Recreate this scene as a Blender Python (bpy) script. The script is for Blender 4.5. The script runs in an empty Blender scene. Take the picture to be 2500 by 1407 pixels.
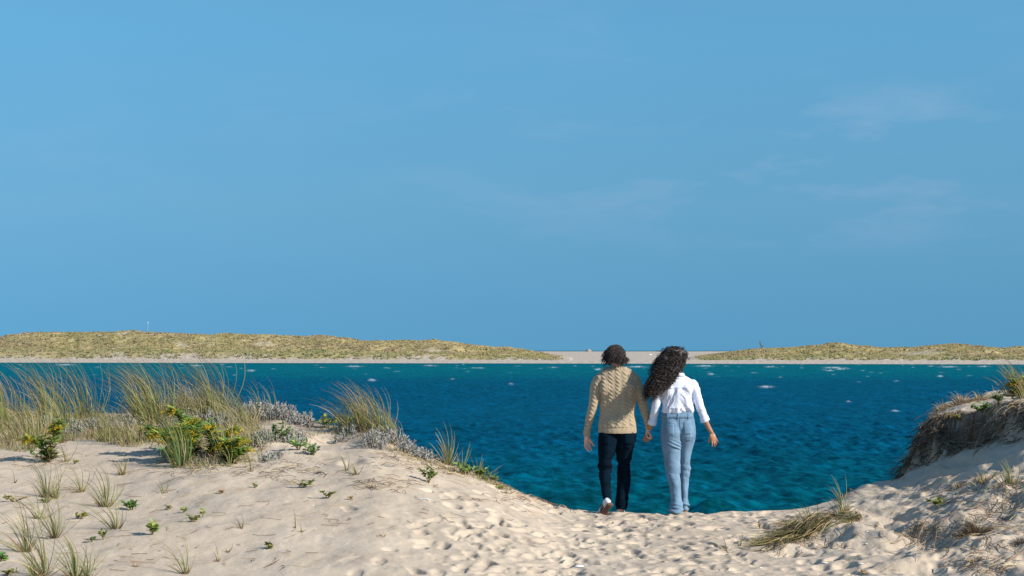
import bpy, bmesh, math, random
import numpy as np
from mathutils import Vector, Matrix
from mathutils.bvhtree import BVHTree

random.seed(11); RNG = np.random.default_rng(11)
SC = bpy.context.scene; COL = SC.collection
F = 4580.0; HZ = 856.0; H = 1.72; WZ = -1.5      # focal length in photo pixels, horizon row, eye height, water level
PI = math.pi
def lin(r, g, b):
    return tuple((c/255/12.92 if c/255 <= .04045 else ((c/255+.055)/1.055)**2.4) for c in (r, g, b))
def pt(px, py, Y): return Vector(((px-1250)/F*Y, Y, H-(py-HZ)/F*Y))

# ------------------------------------------------------------------ numpy noise
_P = np.random.default_rng(5).permutation(256); _P = np.concatenate([_P, _P]); _G = np.random.default_rng(6).uniform(-1, 1, 512)
def vnoise(x, y):
    xi = np.floor(x).astype(int); yi = np.floor(y).astype(int); fx = x-xi; fy = y-yi
    fx = fx*fx*fx*(fx*(fx*6-15)+10); fy = fy*fy*fy*(fy*(fy*6-15)+10)
    def g(a, b): return _G[_P[(_P[a & 255]+b) & 255]]
    return (g(xi, yi)*(1-fx)+g(xi+1, yi)*fx)*(1-fy)+(g(xi, yi+1)*(1-fx)+g(xi+1, yi+1)*fx)*fy
def fbm(x, y, o=4, r=.5):
    s = 0; a = 1.0
    for i in range(o):
        s = s+a*vnoise(x+17.3*i, y-9.1*i); a *= r; x = x*2.03; y = y*2.03
    return s
def smooth(a, b, x):
    t = np.clip((x-a)/(b-a), 0, 1); return t*t*(3-2*t)

# ------------------------------------------------------------------ object helpers
def tag(o, label=None, cat=None, group=None, kind=None):
    if label: o['label'] = label
    if cat: o['category'] = cat
    if group: o['group'] = group
    if kind: o['kind'] = kind
    return o
def empty(name, loc, label, cat, group=None):
    o = bpy.data.objects.new(name, None); COL.objects.link(o); o.location = loc; o.empty_display_size = .1
    return tag(o, label, cat, group)
def link(name, me, mat, parent=None, loc=None):
    o = bpy.data.objects.new(name, me); COL.objects.link(o)
    if mat and not me.materials: me.materials.append(mat)
    if parent is not None: o.parent = parent
    elif loc is not None: o.location = loc
    return o
class MB:
    """collects vertices (world space), faces and per-vertex colours"""
    def __init__(s): s.v = []; s.f = []; s.c = []
    def add(s, vs, fs, col=(1, 1, 1)):
        n = len(s.v); s.v += [tuple(v) for v in vs]; s.f += [tuple(i+n for i in f) for f in fs]
        if isinstance(col, list): s.c += col
        else: s.c += [col]*len(vs)
    def build(s, name, mat, parent=None, origin=(0, 0, 0), smooth_=True):
        me = bpy.data.meshes.new(name); o = Vector(origin)
        me.from_pydata([(a-o.x, b-o.y, c-o.z) for a, b, c in s.v], [], s.f)
        at = me.color_attributes.new('Col', 'FLOAT_COLOR', 'POINT')
        a = np.ones((len(s.v), 4), np.float32); a[:, :3] = np.array(s.c, np.float32).reshape(-1, 3)
        at.data.foreach_set('color', a.ravel())
        if smooth_: me.polygons.foreach_set('use_smooth', [True]*len(me.polygons))
        me.update()
        return link(name, me, mat, parent, None if parent is not None else origin)

# ------------------------------------------------------------------ materials
def newmat(name):
    m = bpy.data.materials.new(name); m.use_nodes = True; nt = m.node_tree
    b = nt.nodes['Principled BSDF']; return m, nt, b
def N(nt, t, **kw):
    n = nt.nodes.new(t)
    for k, v in kw.items():
        if k in n.inputs: n.inputs[k].default_value = v
        else: setattr(n, k, v)
    return n
def noise_bump(nt, b, scale, strength, dist=.01, detail=4, vec=None, prev=None):
    n = N(nt, 'ShaderNodeTexNoise', Scale=scale, Detail=detail)
    if vec is None: vec = N(nt, 'ShaderNodeTexCoord').outputs['Object']
    nt.links.new(vec, n.inputs['Vector'])
    bp = N(nt, 'ShaderNodeBump', Strength=strength, Distance=dist)
    nt.links.new(n.outputs['Fac'], bp.inputs['Height'])
    if prev: nt.links.new(prev.outputs['Normal'], bp.inputs['Normal'])
    nt.links.new(bp.outputs['Normal'], b.inputs['Normal']); return bp
def ramp(nt, fac, stops, interp='LINEAR'):
    r = N(nt, 'ShaderNodeValToRGB'); r.color_ramp.interpolation = interp
    e = r.color_ramp.elements
    while len(e) < len(stops): e.new(.5)
    for el, (p, c) in zip(e, stops):
        el.position = p; el.color = (*c, 1) if len(c) == 3 else c
    nt.links.new(fac, r.inputs['Fac']); return r
def plainmat(name, col, rough=.8, bump=None, var=.12, vscale=8, spec=.3, sheen=0):
    m, nt, b = newmat(name); tc = N(nt, 'ShaderNodeTexCoord')
    n = N(nt, 'ShaderNodeTexNoise', Scale=vscale, Detail=5); nt.links.new(tc.outputs['Object'], n.inputs['Vector'])
    lo = tuple(c*(1-var) for c in col); hi = tuple(min(1, c*(1+var)) for c in col)
    r = ramp(nt, n.outputs['Fac'], [(.3, lo), (.7, hi)])
    nt.links.new(r.outputs['Color'], b.inputs['Base Color'])
    b.inputs['Roughness'].default_value = rough; b.inputs['Specular IOR Level'].default_value = spec
    if sheen: b.inputs['Sheen Weight'].default_value = sheen
    if bump: noise_bump(nt, b, bump[0], bump[1], bump[2] if len(bump) > 2 else .01, vec=tc.outputs['Object'])
    return m
def leafmat(name, trans=.35, rough=.55, gain=1.0):
    m, nt, b = newmat(name)
    a = N(nt, 'ShaderNodeAttribute', attribute_name='Col')
    b.inputs['Roughness'].default_value = rough; b.inputs['Specular IOR Level'].default_value = .3
    nt.links.new(a.outputs['Color'], b.inputs['Base Color'])
    t = N(nt, 'ShaderNodeBsdfTranslucent'); nt.links.new(a.outputs['Color'], t.inputs['Color'])
    mx = N(nt, 'ShaderNodeMixShader', Fac=trans)
    nt.links.new(b.outputs[0], mx.inputs[1]); nt.links.new(t.outputs[0], mx.inputs[2])
    nt.links.new(mx.outputs[0], nt.nodes['Material Output'].inputs['Surface'])
    return m
M = {}
M['grass'] = leafmat('grass'); M['leaf'] = leafmat('leaf', .25); M['dry'] = leafmat('dry_grass', .15, .8)
M['silver'] = leafmat('silver_leaf', .12, .8); M['flower'] = leafmat('flower', .3, .8); M['twig'] = leafmat('twig', .0, .9)

# ------------------------------------------------------------------ world, sun, camera
SUN_EL = math.radians(29); SUN_DIR = Vector((.88, -.475, 0)).normalized()*math.cos(SUN_EL)+Vector((0, 0, math.sin(SUN_EL)))
w = bpy.data.worlds.new('World'); SC.world = w; w.use_nodes = True; nt = w.node_tree; nt.nodes.clear()
out = N(nt, 'ShaderNodeOutputWorld'); bg = N(nt, 'ShaderNodeBackground', Strength=.12)
nt.links.new(bg.outputs[0], out.inputs[0])
tc = N(nt, 'ShaderNodeTexCoord'); sep = N(nt, 'ShaderNodeSeparateXYZ'); nt.links.new(tc.outputs['Generated'], sep.inputs[0])
# the clear deep blue of the low sky: the sky model is read a little higher up than the horizon
ma = N(nt, 'ShaderNodeMath', operation='MULTIPLY_ADD'); ma.inputs[1].default_value = .72; ma.inputs[2].default_value = .30
ab = N(nt, 'ShaderNodeMath', operation='ABSOLUTE'); nt.links.new(sep.outputs['Z'], ab.inputs[0]); nt.links.new(ab.outputs[0], ma.inputs[0])
cb = N(nt, 'ShaderNodeCombineXYZ'); nt.links.new(sep.outputs['X'], cb.inputs['X']); nt.links.new(sep.outputs['Y'], cb.inputs['Y']); nt.links.new(ma.outputs[0], cb.inputs['Z'])
nm = N(nt, 'ShaderNodeVectorMath', operation='NORMALIZE'); nt.links.new(cb.outputs[0], nm.inputs[0])
sky = N(nt, 'ShaderNodeTexSky'); sky.sky_type = 'NISHITA'; sky.sun_disc = False
sky.sun_elevation = SUN_EL; sky.sun_rotation = math.atan2(SUN_DIR.x, SUN_DIR.y)
sky.air_density = 1.0; sky.dust_density = .3; sky.ozone_density = 1.6
nt.links.new(nm.outputs[0], sky.inputs['Vector'])
SKY_TINT = [(0.0, (.39, .755, .80)), (.02, (.43, .796, .837)), (.078, (.60, .98, .956)), (.165, (.63, 1.157, 1.154)), (.5, (.8, 1.1, 1.12)), (1, (.9, 1, 1))]
tr = ramp(nt, ab.outputs[0], [(p, tuple(c/2 for c in cc)) for p, cc in SKY_TINT])
mul = N(nt, 'ShaderNodeMix', data_type='RGBA', blend_type='MULTIPLY'); mul.inputs['Factor'].default_value = 1
nt.links.new(sky.outputs[0], mul.inputs['A']); nt.links.new(tr.outputs['Color'], mul.inputs['B'])
sc2 = N(nt, 'ShaderNodeVectorMath', operation='SCALE'); sc2.inputs['Scale'].default_value = 2.0; nt.links.new(mul.outputs['Result'], sc2.inputs[0])
# faint high cloud wisps
mp = N(nt, 'ShaderNodeMapping'); mp.inputs['Scale'].default_value = (1.6, 1.6, 5.5); mp.inputs['Location'].default_value = (7.7, 2.0, 5.3); nt.links.new(tc.outputs['Generated'], mp.inputs['Vector'])
n1 = N(nt, 'ShaderNodeTexNoise', Scale=8.0, Detail=8, Roughness=.55, Distortion=.2); nt.links.new(mp.outputs[0], n1.inputs['Vector'])
c1 = ramp(nt, n1.outputs['Fac'], [(.48, (0, 0, 0)), (.74, (1, 1, 1))])
n2 = N(nt, 'ShaderNodeTexNoise', Scale=2.0, Detail=3); nt.links.new(mp.outputs[0], n2.inputs['Vector'])
c2 = ramp(nt, n2.outputs['Fac'], [(.35, (0, 0, 0)), (.6, (1, 1, 1))])
band = ramp(nt, ab.outputs[0], [(.04, (0, 0, 0)), (.09, (.8, .8, .8)), (.115, (1, 1, 1)), (.15, (.25, .25, .25)), (.4, (.1, .1, .1))], 'EASE')
xr = N(nt, 'ShaderNodeMapRange'); xr.inputs[1].default_value = -.08; xr.inputs[2].default_value = .3; xr.inputs[3].default_value = .15; xr.inputs[4].default_value = 1.25
nt.links.new(sep.outputs['X'], xr.inputs[0])
def mulm(a, b, clampit=False):
    m_ = N(nt, 'ShaderNodeMath', operation='MULTIPLY'); nt.links.new(a, m_.inputs[0])
    if isinstance(b, float): m_.inputs[1].default_value = b
    else: nt.links.new(b, m_.inputs[1])
    m_.use_clamp = clampit; return m_.outputs[0]
cf = mulm(mulm(mulm(mulm(c1.outputs['Color'], c2.outputs['Color']), band.outputs['Color']), xr.outputs[0]), .42, True)
mx = N(nt, 'ShaderNodeMix', data_type='RGBA'); nt.links.new(cf, mx.inputs['Factor'])
nt.links.new(sc2.outputs[0], mx.inputs['A']); mx.inputs['B'].default_value = (3.2, 3.6, 4.6, 1)
nt.links.new(mx.outputs['Result'], bg.inputs['Color'])

sl = bpy.data.lights.new('sun', 'SUN'); sl.energy = 5.0; sl.angle = math.radians(.5); sl.color = (1, .93, .82)
so = bpy.data.objects.new('sun', sl); COL.objects.link(so); so.rotation_euler = SUN_DIR.to_track_quat('Z', 'Y').to_euler(); so.location = (10, -5, 12)
cam = bpy.data.cameras.new('camera'); co = bpy.data.objects.new('camera', cam); COL.objects.link(co)
co.location = (0, 0, H); co.rotation_euler = (PI/2, 0, 0); cam.sensor_width = 36; cam.lens = F/2500*36
cam.shift_y = (HZ-703.5)/2500; cam.clip_start = .1; cam.clip_end = 30000; SC.camera = co
SC.view_settings.view_transform = 'Standard'; SC.view_settings.look = 'None'; SC.view_settings.exposure = .45; SC.view_settings.gamma = 1
SC.render.resolution_x = 1024; SC.render.resolution_y = 576
try: SC.cycles.max_bounces = 6; SC.cycles.transparent_max_bounces = 8
except Exception: pass

# ------------------------------------------------------------------ near sand: dunes, hollow, scarp, footprints
RT = np.array([  # px, silhouette row, depth of ridge
 (-1500, 960, 30), (-600, 985, 28), (0, 1003, 25.5), (300, 1012, 25), (420, 1006, 24.7), (500, 1000, 24.4), (600, 1004, 24), (700, 1010, 23.4), (770, 1034, 22.8), (850, 1044, 22.2),
 (910, 1054, 21.7), (960, 1075, 21.4), (1000, 1096, 21.2), (1070, 1126, 20.9), (1140, 1150, 20.7), (1200, 1172, 20.5), (1260, 1198, 20.4), (1320, 1224, 20.3), (1370, 1241, 20.2),
 (1450, 1249, 20.1), (1550, 1252, 20.0), (1700, 1252, 20.0), (1800, 1250, 20.1), (1900, 1248, 20.2), (1970, 1240, 20.4), (2050, 1213, 20.8), (2110, 1190, 21.2),
 (2190, 1166, 22.0), (2300, 1127, 21.3), (2400, 1097, 20.7), (2500, 1078, 20.1), (2700, 1020, 19), (3300, 960, 17), (4200, 900, 16)], float)
FOOT = [(10, 9.5), (7.0, 16.5), (5.5, 20.0), (4.95, 21.15), (4.51, 22.0), (5.0, 24.0), (6.2, 28.0), (8.5, 38.0)]
_gx = np.arange(-1500, 4200, 4.0); _k = np.exp(-(np.arange(-24, 25)/9.0)**2); _k /= _k.sum()
def _sm(xs, ys):
    y = np.interp(_gx, xs, ys); return np.convolve(np.pad(y, 24, 'edge'), _k, 'valid')
RYS = _sm(RT[:, 0], RT[:, 1]); RYR = _sm(RT[:, 0], RT[:, 2])
def sd_scarp(X, Y):
    best = np.full(X.shape, 1e9); sgn = np.ones(X.shape)
    for (ax, ay), (bx, by) in zip(FOOT[:-1], FOOT[1:]):
        dx, dy = bx-ax, by-ay; t = np.clip(((X-ax)*dx+(Y-ay)*dy)/(dx*dx+dy*dy), 0, 1)
        qx, qy = X-(ax+t*dx), Y-(ay+t*dy); d = np.hypot(qx, qy)
        s = np.where(dx*(Y-ay)-dy*(X-ax) > 0, -1., 1.)
        m = d < best-1e-6; best = np.where(m, d, best); sgn = np.where(m, s, sgn)
    return best*sgn
RIMT = np.array([(2150, 1230), (2190, 1150), (2230, 1082), (2260, 1040), (2290, 1014), (2350, 1008), (2400, 1002), (2440, 985), (2500, 980), (2800, 930)], float)
PLAT = np.array([(2150, 1230), (2190, 1150), (2225, 1082), (2255, 1035), (2280, 1002), (2310, 986), (2400, 964), (2450, 955), (2500, 950), (2800, 880)], float)
def terrain(px, Y):
    X = (px-1250)/F*Y
    yS = np.interp(px, _gx, RYS); Yr = np.interp(px, _gx, RYR)
    zr = H-(yS-HZ)*Yr/F
    t = np.clip((Y-10.5)/(Yr-10.5), 0, 1)
    z = zr*t**1.35
    d = np.maximum(Y-Yr, 0)
    fall = .5*d*d/(d+.35)
    z = z-fall
    # gentle undulation
    und = fbm(X*.55+3, Y*.35+1, 3)*.05+fbm(X*1.7, Y*1.1+7, 3)*.018
    side = np.clip(1-np.exp(-((px-1600)/420)**2), 0, 1)
    z = z+und*(.2+.5*side)*smooth(22.5, 20.5, Y-(Yr-22)*.9)
    z = z+(fbm(X*4.3, Y*2.2, 3)*.007)+fbm(X*11, Y*7, 3)*.0022*(.4+1.2*np.exp(-((px-1600)/600)**2))
    # right dune: bigger, rougher churned sand
    rs = smooth(1950, 2250, px)
    z = z+rs*(fbm(X*2.3+5, Y*1.5+2, 4)*.045+fbm(X*6+5, Y*4+2, 3)*.016)*smooth(24, 21.5, Y)
    z = np.maximum(z, -2.6)
    sd = sd_scarp(X, Y)+fbm(X*2.1+9, Y*2.1, 3)*.09+fbm(X*7+2, Y*7+5, 4)*.06
    zrim = H-(np.interp(px, RIMT[:, 0], RIMT[:, 1])-HZ)*21.3/F
    zpl = H-(np.interp(px, PLAT[:, 0], PLAT[:, 1])-HZ)*23.3/F
    zp = zrim+(zpl-zrim)*smooth(21.2, 23.3, Y)-np.maximum(Y-23.3, 0)*.10+fbm(X*3, Y*3, 4)*.03
    s = smooth(0, .24, sd)
    z = z*(1-s)+np.maximum(zp, z)*s
    return z
cols = np.concatenate([np.linspace(-1400, -180, 60), np.arange(-170, 2670, 3.0), np.linspace(2680, 4000, 60)])
rows = np.concatenate([np.linspace(.6, 12.4, 30), np.arange(12.6, 16.5, .028), np.arange(16.5, 24.6, .026), np.arange(24.65, 27, .06), np.linspace(27.2, 40, 60)])
PX, YY = np.meshgrid(cols, rows); XX = (PX-1250)/F*YY
ZZ = terrain(PX, YY)
SHADE = np.zeros_like(ZZ)
def stamp(x, y, lx, ly, ang, depth, rim=.16, powr=1.6):
    R = max(lx, ly)*2.2
    r0, r1 = np.searchsorted(rows, [y-R, y+R]); 
    if r1 <= r0: return
    pc = [1250+(x-R)/(y)*F-60, 1250+(x+R)/(y)*F+60]
    c0, c1 = np.searchsorted(cols, pc)
    dx = XX[r0:r1, c0:c1]-x; dy = YY[r0:r1, c0:c1]-y; c, s = math.cos(ang), math.sin(ang)
    u = (dx*c+dy*s)/lx; v = (-dx*s+dy*c)/ly; r = np.sqrt(u*u+v*v)
    ZZ[r0:r1, c0:c1] += -depth*np.exp(-np.power(r, 2*powr))+rim*depth*np.exp(-((r-1.45)/.38)**2)
# footprints in the hollow
rnd = random.Random(4)
n_fp = 0
while n_fp < 800:
    y = 13.6+6.6*rnd.random(); px = rnd.uniform(780, 2100)
    x = (px-1250)/F*y
    cpx = 1560 if y > 17 else 1480
    wgt = math.exp(-((px-cpx)/(470+ (20-y)*15))**4)
    if px < 1050: wgt *= max(.03, (px-800)/330)
    if y > 18.5 and px < 1150: wgt *= .15
    if rnd.random() > wgt: continue
    a = rnd.gauss(0, .45); old = rnd.random()
    dp = (.011+.018*rnd.random())*(.45 if old < .5 else 1)*(1.5 if rnd.random() < .15 else 1)
    if rnd.random() < .6:
        stamp(x, y, .052, .125, a, dp, .10, 3.0)                                   # sole
        stamp(x+math.sin(a)*.02, y-.11, .040, .05, a, dp*.7, .05, 2.5)        # heel
    else: stamp(x, y, rnd.uniform(.035, .08), rnd.uniform(.05, .11), a, dp*1.0, .08, rnd.choice([1.6, 3.0]))
    n_fp += 1
for _ in range(120):    # scattered steps on both slopes
    y = rnd.uniform(14, 20); px = rnd.uniform(2000, 2600)
    stamp((px-1250)/F*y, y, .06, .10, rnd.gauss(0, .6), rnd.uniform(.012, .03))
def hit(px, py, y0=12.7, y1=26.5):
    """first point of the sand seen at photo pixel px,py"""
    ys = np.linspace(y0, y1, 700); zs = zat_px(np.full(700, px), ys)
    r = HZ+(H-zs)/ys*F
    i = np.argmax(r <= py) if (r <= py).any() else int(np.argmin(r))
    return Vector(((px-1250)/F*ys[i], ys[i], zs[i]))
def zat_px(px, y):
    c = np.clip(np.searchsorted(cols, px)-1, 0, len(cols)-2); r = np.clip(np.searchsorted(rows, y)-1, 0, len(rows)-2)
    a = (px-cols[c])/(cols[c+1]-cols[c]); b = (y-rows[r])/(rows[r+1]-rows[r])
    a = np.clip(a, 0, 1); b = np.clip(b, 0, 1)
    return (ZZ[r, c]*(1-a)+ZZ[r, c+1]*a)*(1-b)+(ZZ[r+1, c]*(1-a)+ZZ[r+1, c+1]*a)*b
def gz(x, y): return float(zat_px(1250+x/y*F, y))
# larger dents and hummocks on the right dune (photo pixel, radii in m, depth; negative depth = hummock)
for (px, py, lx, ly, a, dp) in [(2150, 1262, .16, .35, .3, .075), (2175, 1300, .14, .3, .5, .06), (2205, 1250, .10, .18, .2, .05), (2100, 1300, .3, .5, .3, -.07), (2130, 1235, .22, .3, .2, -.04),
        (2230, 1290, .3, .4, 0, -.05), (2120, 1340, .16, .3, .9, .05), (2260, 1330, .2, .3, .6, .06), (2300, 1380, .2, .3, .2, .06), (2400, 1330, .25, .3, .2, -.05), (2190, 1385, .14, .2, .4, .05),
        (2330, 1270, .2, .22, .3, -.05), (2280, 1190, .12, .25, .6, .06), (2350, 1165, .14, .25, .3, .06), (2230, 1180, .12, .25, .5, .05), (2420, 1140, .2, .3, .3, .05), (2390, 1235, .25, .3, 0, -.05),
        (2450, 1350, .3, .3, 0, .04), (2290, 1160, .10, .2, .5, .06), (2370, 1130, .10, .2, .4, .05), (1930, 1362, .13, .16, .3, .05), (1985, 1338, .13, .18, .3, .07), (2035, 1318, .12, .18, .3, .06), (2170, 1210, .12, .3, .5, .045), (2420, 1205, .3, .4, .3, -.04), (2040, 1390, .2, .25, .5, .03),
        (1990, 1300, .26, .30, .35, -.12), (2070, 1272, .36, .36, .3, -.11), (1925, 1345, .20, .20, .4, -.06),
        (820, 1075, .25, .3, .2, .06), (860, 1130, .12, .25, .1, .05), (905, 1130, .14, .2, 1.2, .05), (740, 1105, .3, .3, 0, -.03), (1105, 1235, .07, .12, .1, .05),
        (760, 1160, .4, .3, 0, -.03), (1000, 1160, .3, .35, .2, -.03), (230, 1100, .5, .5, 0, -.03), (100, 1250, .6, .5, 0, -.03), (500, 1180, .6, .5, 0, -.03)]:
    p = hit(px, py); stamp(p.x, p.y, lx, ly, a, dp, .15 if dp > 0 else 0, 1.6 if dp > 0 else 1.0)
nr, nc = ZZ.shape
def grid_mesh(name, X, Y, Z):
    nr, nc = X.shape; me = bpy.data.meshes.new(name)
    co_ = np.stack([X, Y, Z], -1).reshape(-1, 3).astype(np.float32)
    idx = np.arange(nr*nc).reshape(nr, nc)
    q = np.stack([idx[:-1, :-1], idx[:-1, 1:], idx[1:, 1:], idx[1:, :-1]], -1).reshape(-1, 4)
    me.vertices.add(nr*nc); me.vertices.foreach_set('co', co_.ravel())
    me.loops.add(q.size); me.loops.foreach_set('vertex_index', q.ravel().astype(np.int32))
    me.polygons.add(len(q)); me.polygons.foreach_set('loop_start', (np.arange(len(q))*4).astype(np.int32))
    me.polygons.foreach_set('loop_total', np.full(len(q), 4, np.int32)); me.polygons.foreach_set('use_smooth', np.ones(len(q), bool))
    me.update(calc_edges=True); return me
def attr(me, name, arr):
    a = me.attributes.new(name, 'FLOAT', 'POINT'); a.data.foreach_set('value', arr.ravel().astype(np.float32))

m, nt, b = newmat('sand'); tc = N(nt, 'ShaderNodeTexCoord'); O = tc.outputs['Object']
n = N(nt, 'ShaderNodeTexNoise', Scale=.9, Detail=6, Roughness=.6); nt.links.new(O, n.inputs['Vector'])
r1 = ramp(nt, n.outputs['Fac'], [(.3, (.46, .373, .287)), (.7, (.555, .46, .36))])
mpn = N(nt, 'ShaderNodeMapping'); mpn.inputs['Scale'].default_value = (1, .35, 1); nt.links.new(O, mpn.inputs['Vector'])
n2 = N(nt, 'ShaderNodeTexNoise', Scale=9, Detail=7, Roughness=.75); nt.links.new(mpn.outputs[0], n2.inputs['Vector'])
r2 = ramp(nt, n2.outputs['Fac'], [(.35, (.86, .85, .85)), (.62, (1.0, 1.0, 1.0))])
mm = N(nt, 'ShaderNodeMix', data_type='RGBA', blend_type='MULTIPLY'); mm.inputs['Factor'].default_value = 1
nt.links.new(r1.outputs['Color'], mm.inputs['A']); nt.links.new(r2.outputs['Color'], mm.inputs['B'])
v = N(nt, 'ShaderNodeTexVoronoi', Scale=22); nt.links.new(O, v.inputs['Vector'])
r3 = ramp(nt, v.outputs['Distance'], [(.05, (.35, .28, .2)), (.11, (1, 1, 1))])
n4 = N(nt, 'ShaderNodeTexNoise', Scale=3, Detail=2); nt.links.new(O, n4.inputs['Vector'])
r4 = ramp(nt, n4.outputs['Fac'], [(.5, (0, 0, 0)), (.62, (.7, .7, .7))])
mm2 = N(nt, 'ShaderNodeMix', data_type='RGBA', blend_type='MULTIPLY'); nt.links.new(r4.outputs['Color'], mm2.inputs['Factor'])
nt.links.new(mm.outputs['Result'], mm2.inputs['A']); nt.links.new(r3.outputs['Color'], mm2.inputs['B'])
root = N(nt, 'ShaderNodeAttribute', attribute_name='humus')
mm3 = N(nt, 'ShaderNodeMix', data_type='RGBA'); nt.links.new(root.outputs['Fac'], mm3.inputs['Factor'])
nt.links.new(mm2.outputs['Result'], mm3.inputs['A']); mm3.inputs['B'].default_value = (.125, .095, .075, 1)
nt.links.new(mm3.outputs['Result'], b.inputs['Base Color'])
b.inputs['Roughness'].default_value = .95; b.inputs['Specular IOR Level'].default_value = .12
b1 = noise_bump(nt, b, 28, .5, .012, 5, O); b2 = noise_bump(nt, b, 160, .35, .004, 3, O, b1)
M['sand'] = m
me = grid_mesh('sand_ground', XX, YY, ZZ)
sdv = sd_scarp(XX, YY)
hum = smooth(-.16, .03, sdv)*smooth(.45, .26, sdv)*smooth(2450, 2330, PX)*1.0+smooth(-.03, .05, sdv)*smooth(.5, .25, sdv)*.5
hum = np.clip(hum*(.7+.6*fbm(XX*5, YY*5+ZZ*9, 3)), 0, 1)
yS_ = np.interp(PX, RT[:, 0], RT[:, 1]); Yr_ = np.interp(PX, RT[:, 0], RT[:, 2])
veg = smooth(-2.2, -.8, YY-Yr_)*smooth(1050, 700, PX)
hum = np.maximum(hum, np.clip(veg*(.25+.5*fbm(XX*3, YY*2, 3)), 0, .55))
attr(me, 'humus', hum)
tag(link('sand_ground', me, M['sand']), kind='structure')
del XX, YY, PX, SHADE

# ------------------------------------------------------------------ sea
wp = np.concatenate([np.linspace(-2600, -200, 50), np.arange(-190, 2690, 2.6), np.linspace(2700, 5000, 50)])
prow = np.concatenate([np.arange(1262, 887, -.8)]); wy = F*(H-WZ)/(prow-HZ)
wy = np.concatenate([np.linspace(20, wy[0]-.3, 50), wy, [520, 640, 900, 1500, 3000, 6000, 12000, 25000]])
WP, WY = np.meshgrid(wp, wy); WX = (WP-1250)/F*WY
Zw = np.zeros_like(WX); r_ = np.random.default_rng(3)
for i in range(46):
    lam = .38*1.066**i; th = r_.normal(PI*.93, .6); k = 2*PI/lam
    amp = lam*.0085*(1 if lam < .8 else (.8/lam)**1.15); ph = r_.uniform(0, 2*PI)
    s = np.sin(k*(WX*math.cos(th)+WY*math.sin(th))+ph+.5*vnoise(WX/lam/4+i, WY/lam/4))
    Zw += amp*s
grp = 1+.5*fbm(WX*.05, WY*.03, 2)
Zw = (Zw+.5*np.maximum(Zw, 0)**2*6)*grp*(smooth(470, 180, WY)*.9+.1*(WY < 470))
foam = np.zeros_like(Zw)
rf = random.Random(8)
caps = [(1870, 945, 16, 2.2, 1), (908, 929, 9, 2, 1), (612, 905, 10, 1.8, .9), (1248, 938, 5, 1.5, .8), (1105, 926, 5, 1.4, .6), (2035, 898, 22, 1.5, .9), (2025, 905, 10, 1.2, .8), (2052, 901, 14, 1.5, 1), (2315, 896, 22, 1.3, .9),
        (1555, 896, 22, 1.5, .9), (1460, 902, 8, 2, .8), (1735, 914, 7, 2, .9), (2185, 1005, 9, 1.6, .8), (2072, 981, 6, 1.4, .8), (2295, 919, 7, 1.6, .8), (1720, 894, 22, 1.4, .9), (1880, 896, 12, 1.2, .7), (2244, 1053, 4, 1.8, .8),
        (865, 895, 20, 1.3, .8), (160, 891, 25, 1.2, .8), (480, 893, 16, 1.2, .7), (1050, 893, 16, 1.2, .7), (1170, 899, 12, 1.2, .6), (1350, 897, 12, 1.2, .6), (2400, 895, 16, 1.2, .7)]
for _ in range(80):
    caps.append((rf.uniform(0, 2500), 890+abs(rf.gauss(0, 16)), rf.uniform(2, 9), rf.uniform(.5, .9), rf.uniform(.2, .55)))
PROW = HZ+F*(H-WZ)/WY
ci = wp
for (cx, cy, sx, sy, a) in caps:
    c0, c1 = np.searchsorted(wp, [cx-3*sx, cx+3*sx]); rr = np.where(np.abs(PROW[:, 0]-cy) < 3*sy+1)[0]
    if len(rr) == 0: continue
    rs = slice(rr[0], rr[-1]+1); P_ = WP[rs, c0:c1]; R_ = PROW[rs, c0:c1]
    g = np.exp(-((P_-cx)/(sx*.75))**2-((R_-cy)/sy)**2)
    foam[rs, c0:c1] = np.maximum(foam[rs, c0:c1], np.clip(a*g*(1.0+1.2*vnoise(P_*.35, R_*1.1)), 0, 1))
foam *= .6; Zw += foam*.10
me = grid_mesh('sea', WX, WY, WZ+Zw)
attr(me, 'foam', foam)
m, nt, b = newmat('sea_water'); tc = N(nt, 'ShaderNodeTexCoord'); O = tc.outputs['Object']
sp = N(nt, 'ShaderNodeSeparateXYZ'); nt.links.new(O, sp.inputs[0])
lg = N(nt, 'ShaderNodeMath', operation='LOGARITHM'); lg.inputs[1].default_value = 10; nt.links.new(sp.outputs['Y'], lg.inputs[0])
mr = N(nt, 'ShaderNodeMapRange'); mr.inputs[1].default_value = math.log10(30); mr.inputs[2].default_value = math.log10(480); nt.links.new(lg.outputs[0], mr.inputs[0])
def lp(y): return (math.log10(y)-math.log10(30))/(math.log10(480)-math.log10(30))
def wl(r, g, b_): return tuple(c for c in lin(r, g, b_))
WCOL = [(lp(36), (.000, .056, .070)), (lp(48), (.000, .047, .070)), (lp(70), (.000, .037, .072)), (lp(120), (.000, .032, .068)), (lp(195), (.000, .034, .063)), (lp(240), (.000, .060, .073)), (lp(330), (.000, .074, .077)), (lp(450), (.000, .066, .070))]
rc = ramp(nt, mr.outputs[0], WCOL)
prev = rc.outputs['Color']
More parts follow.
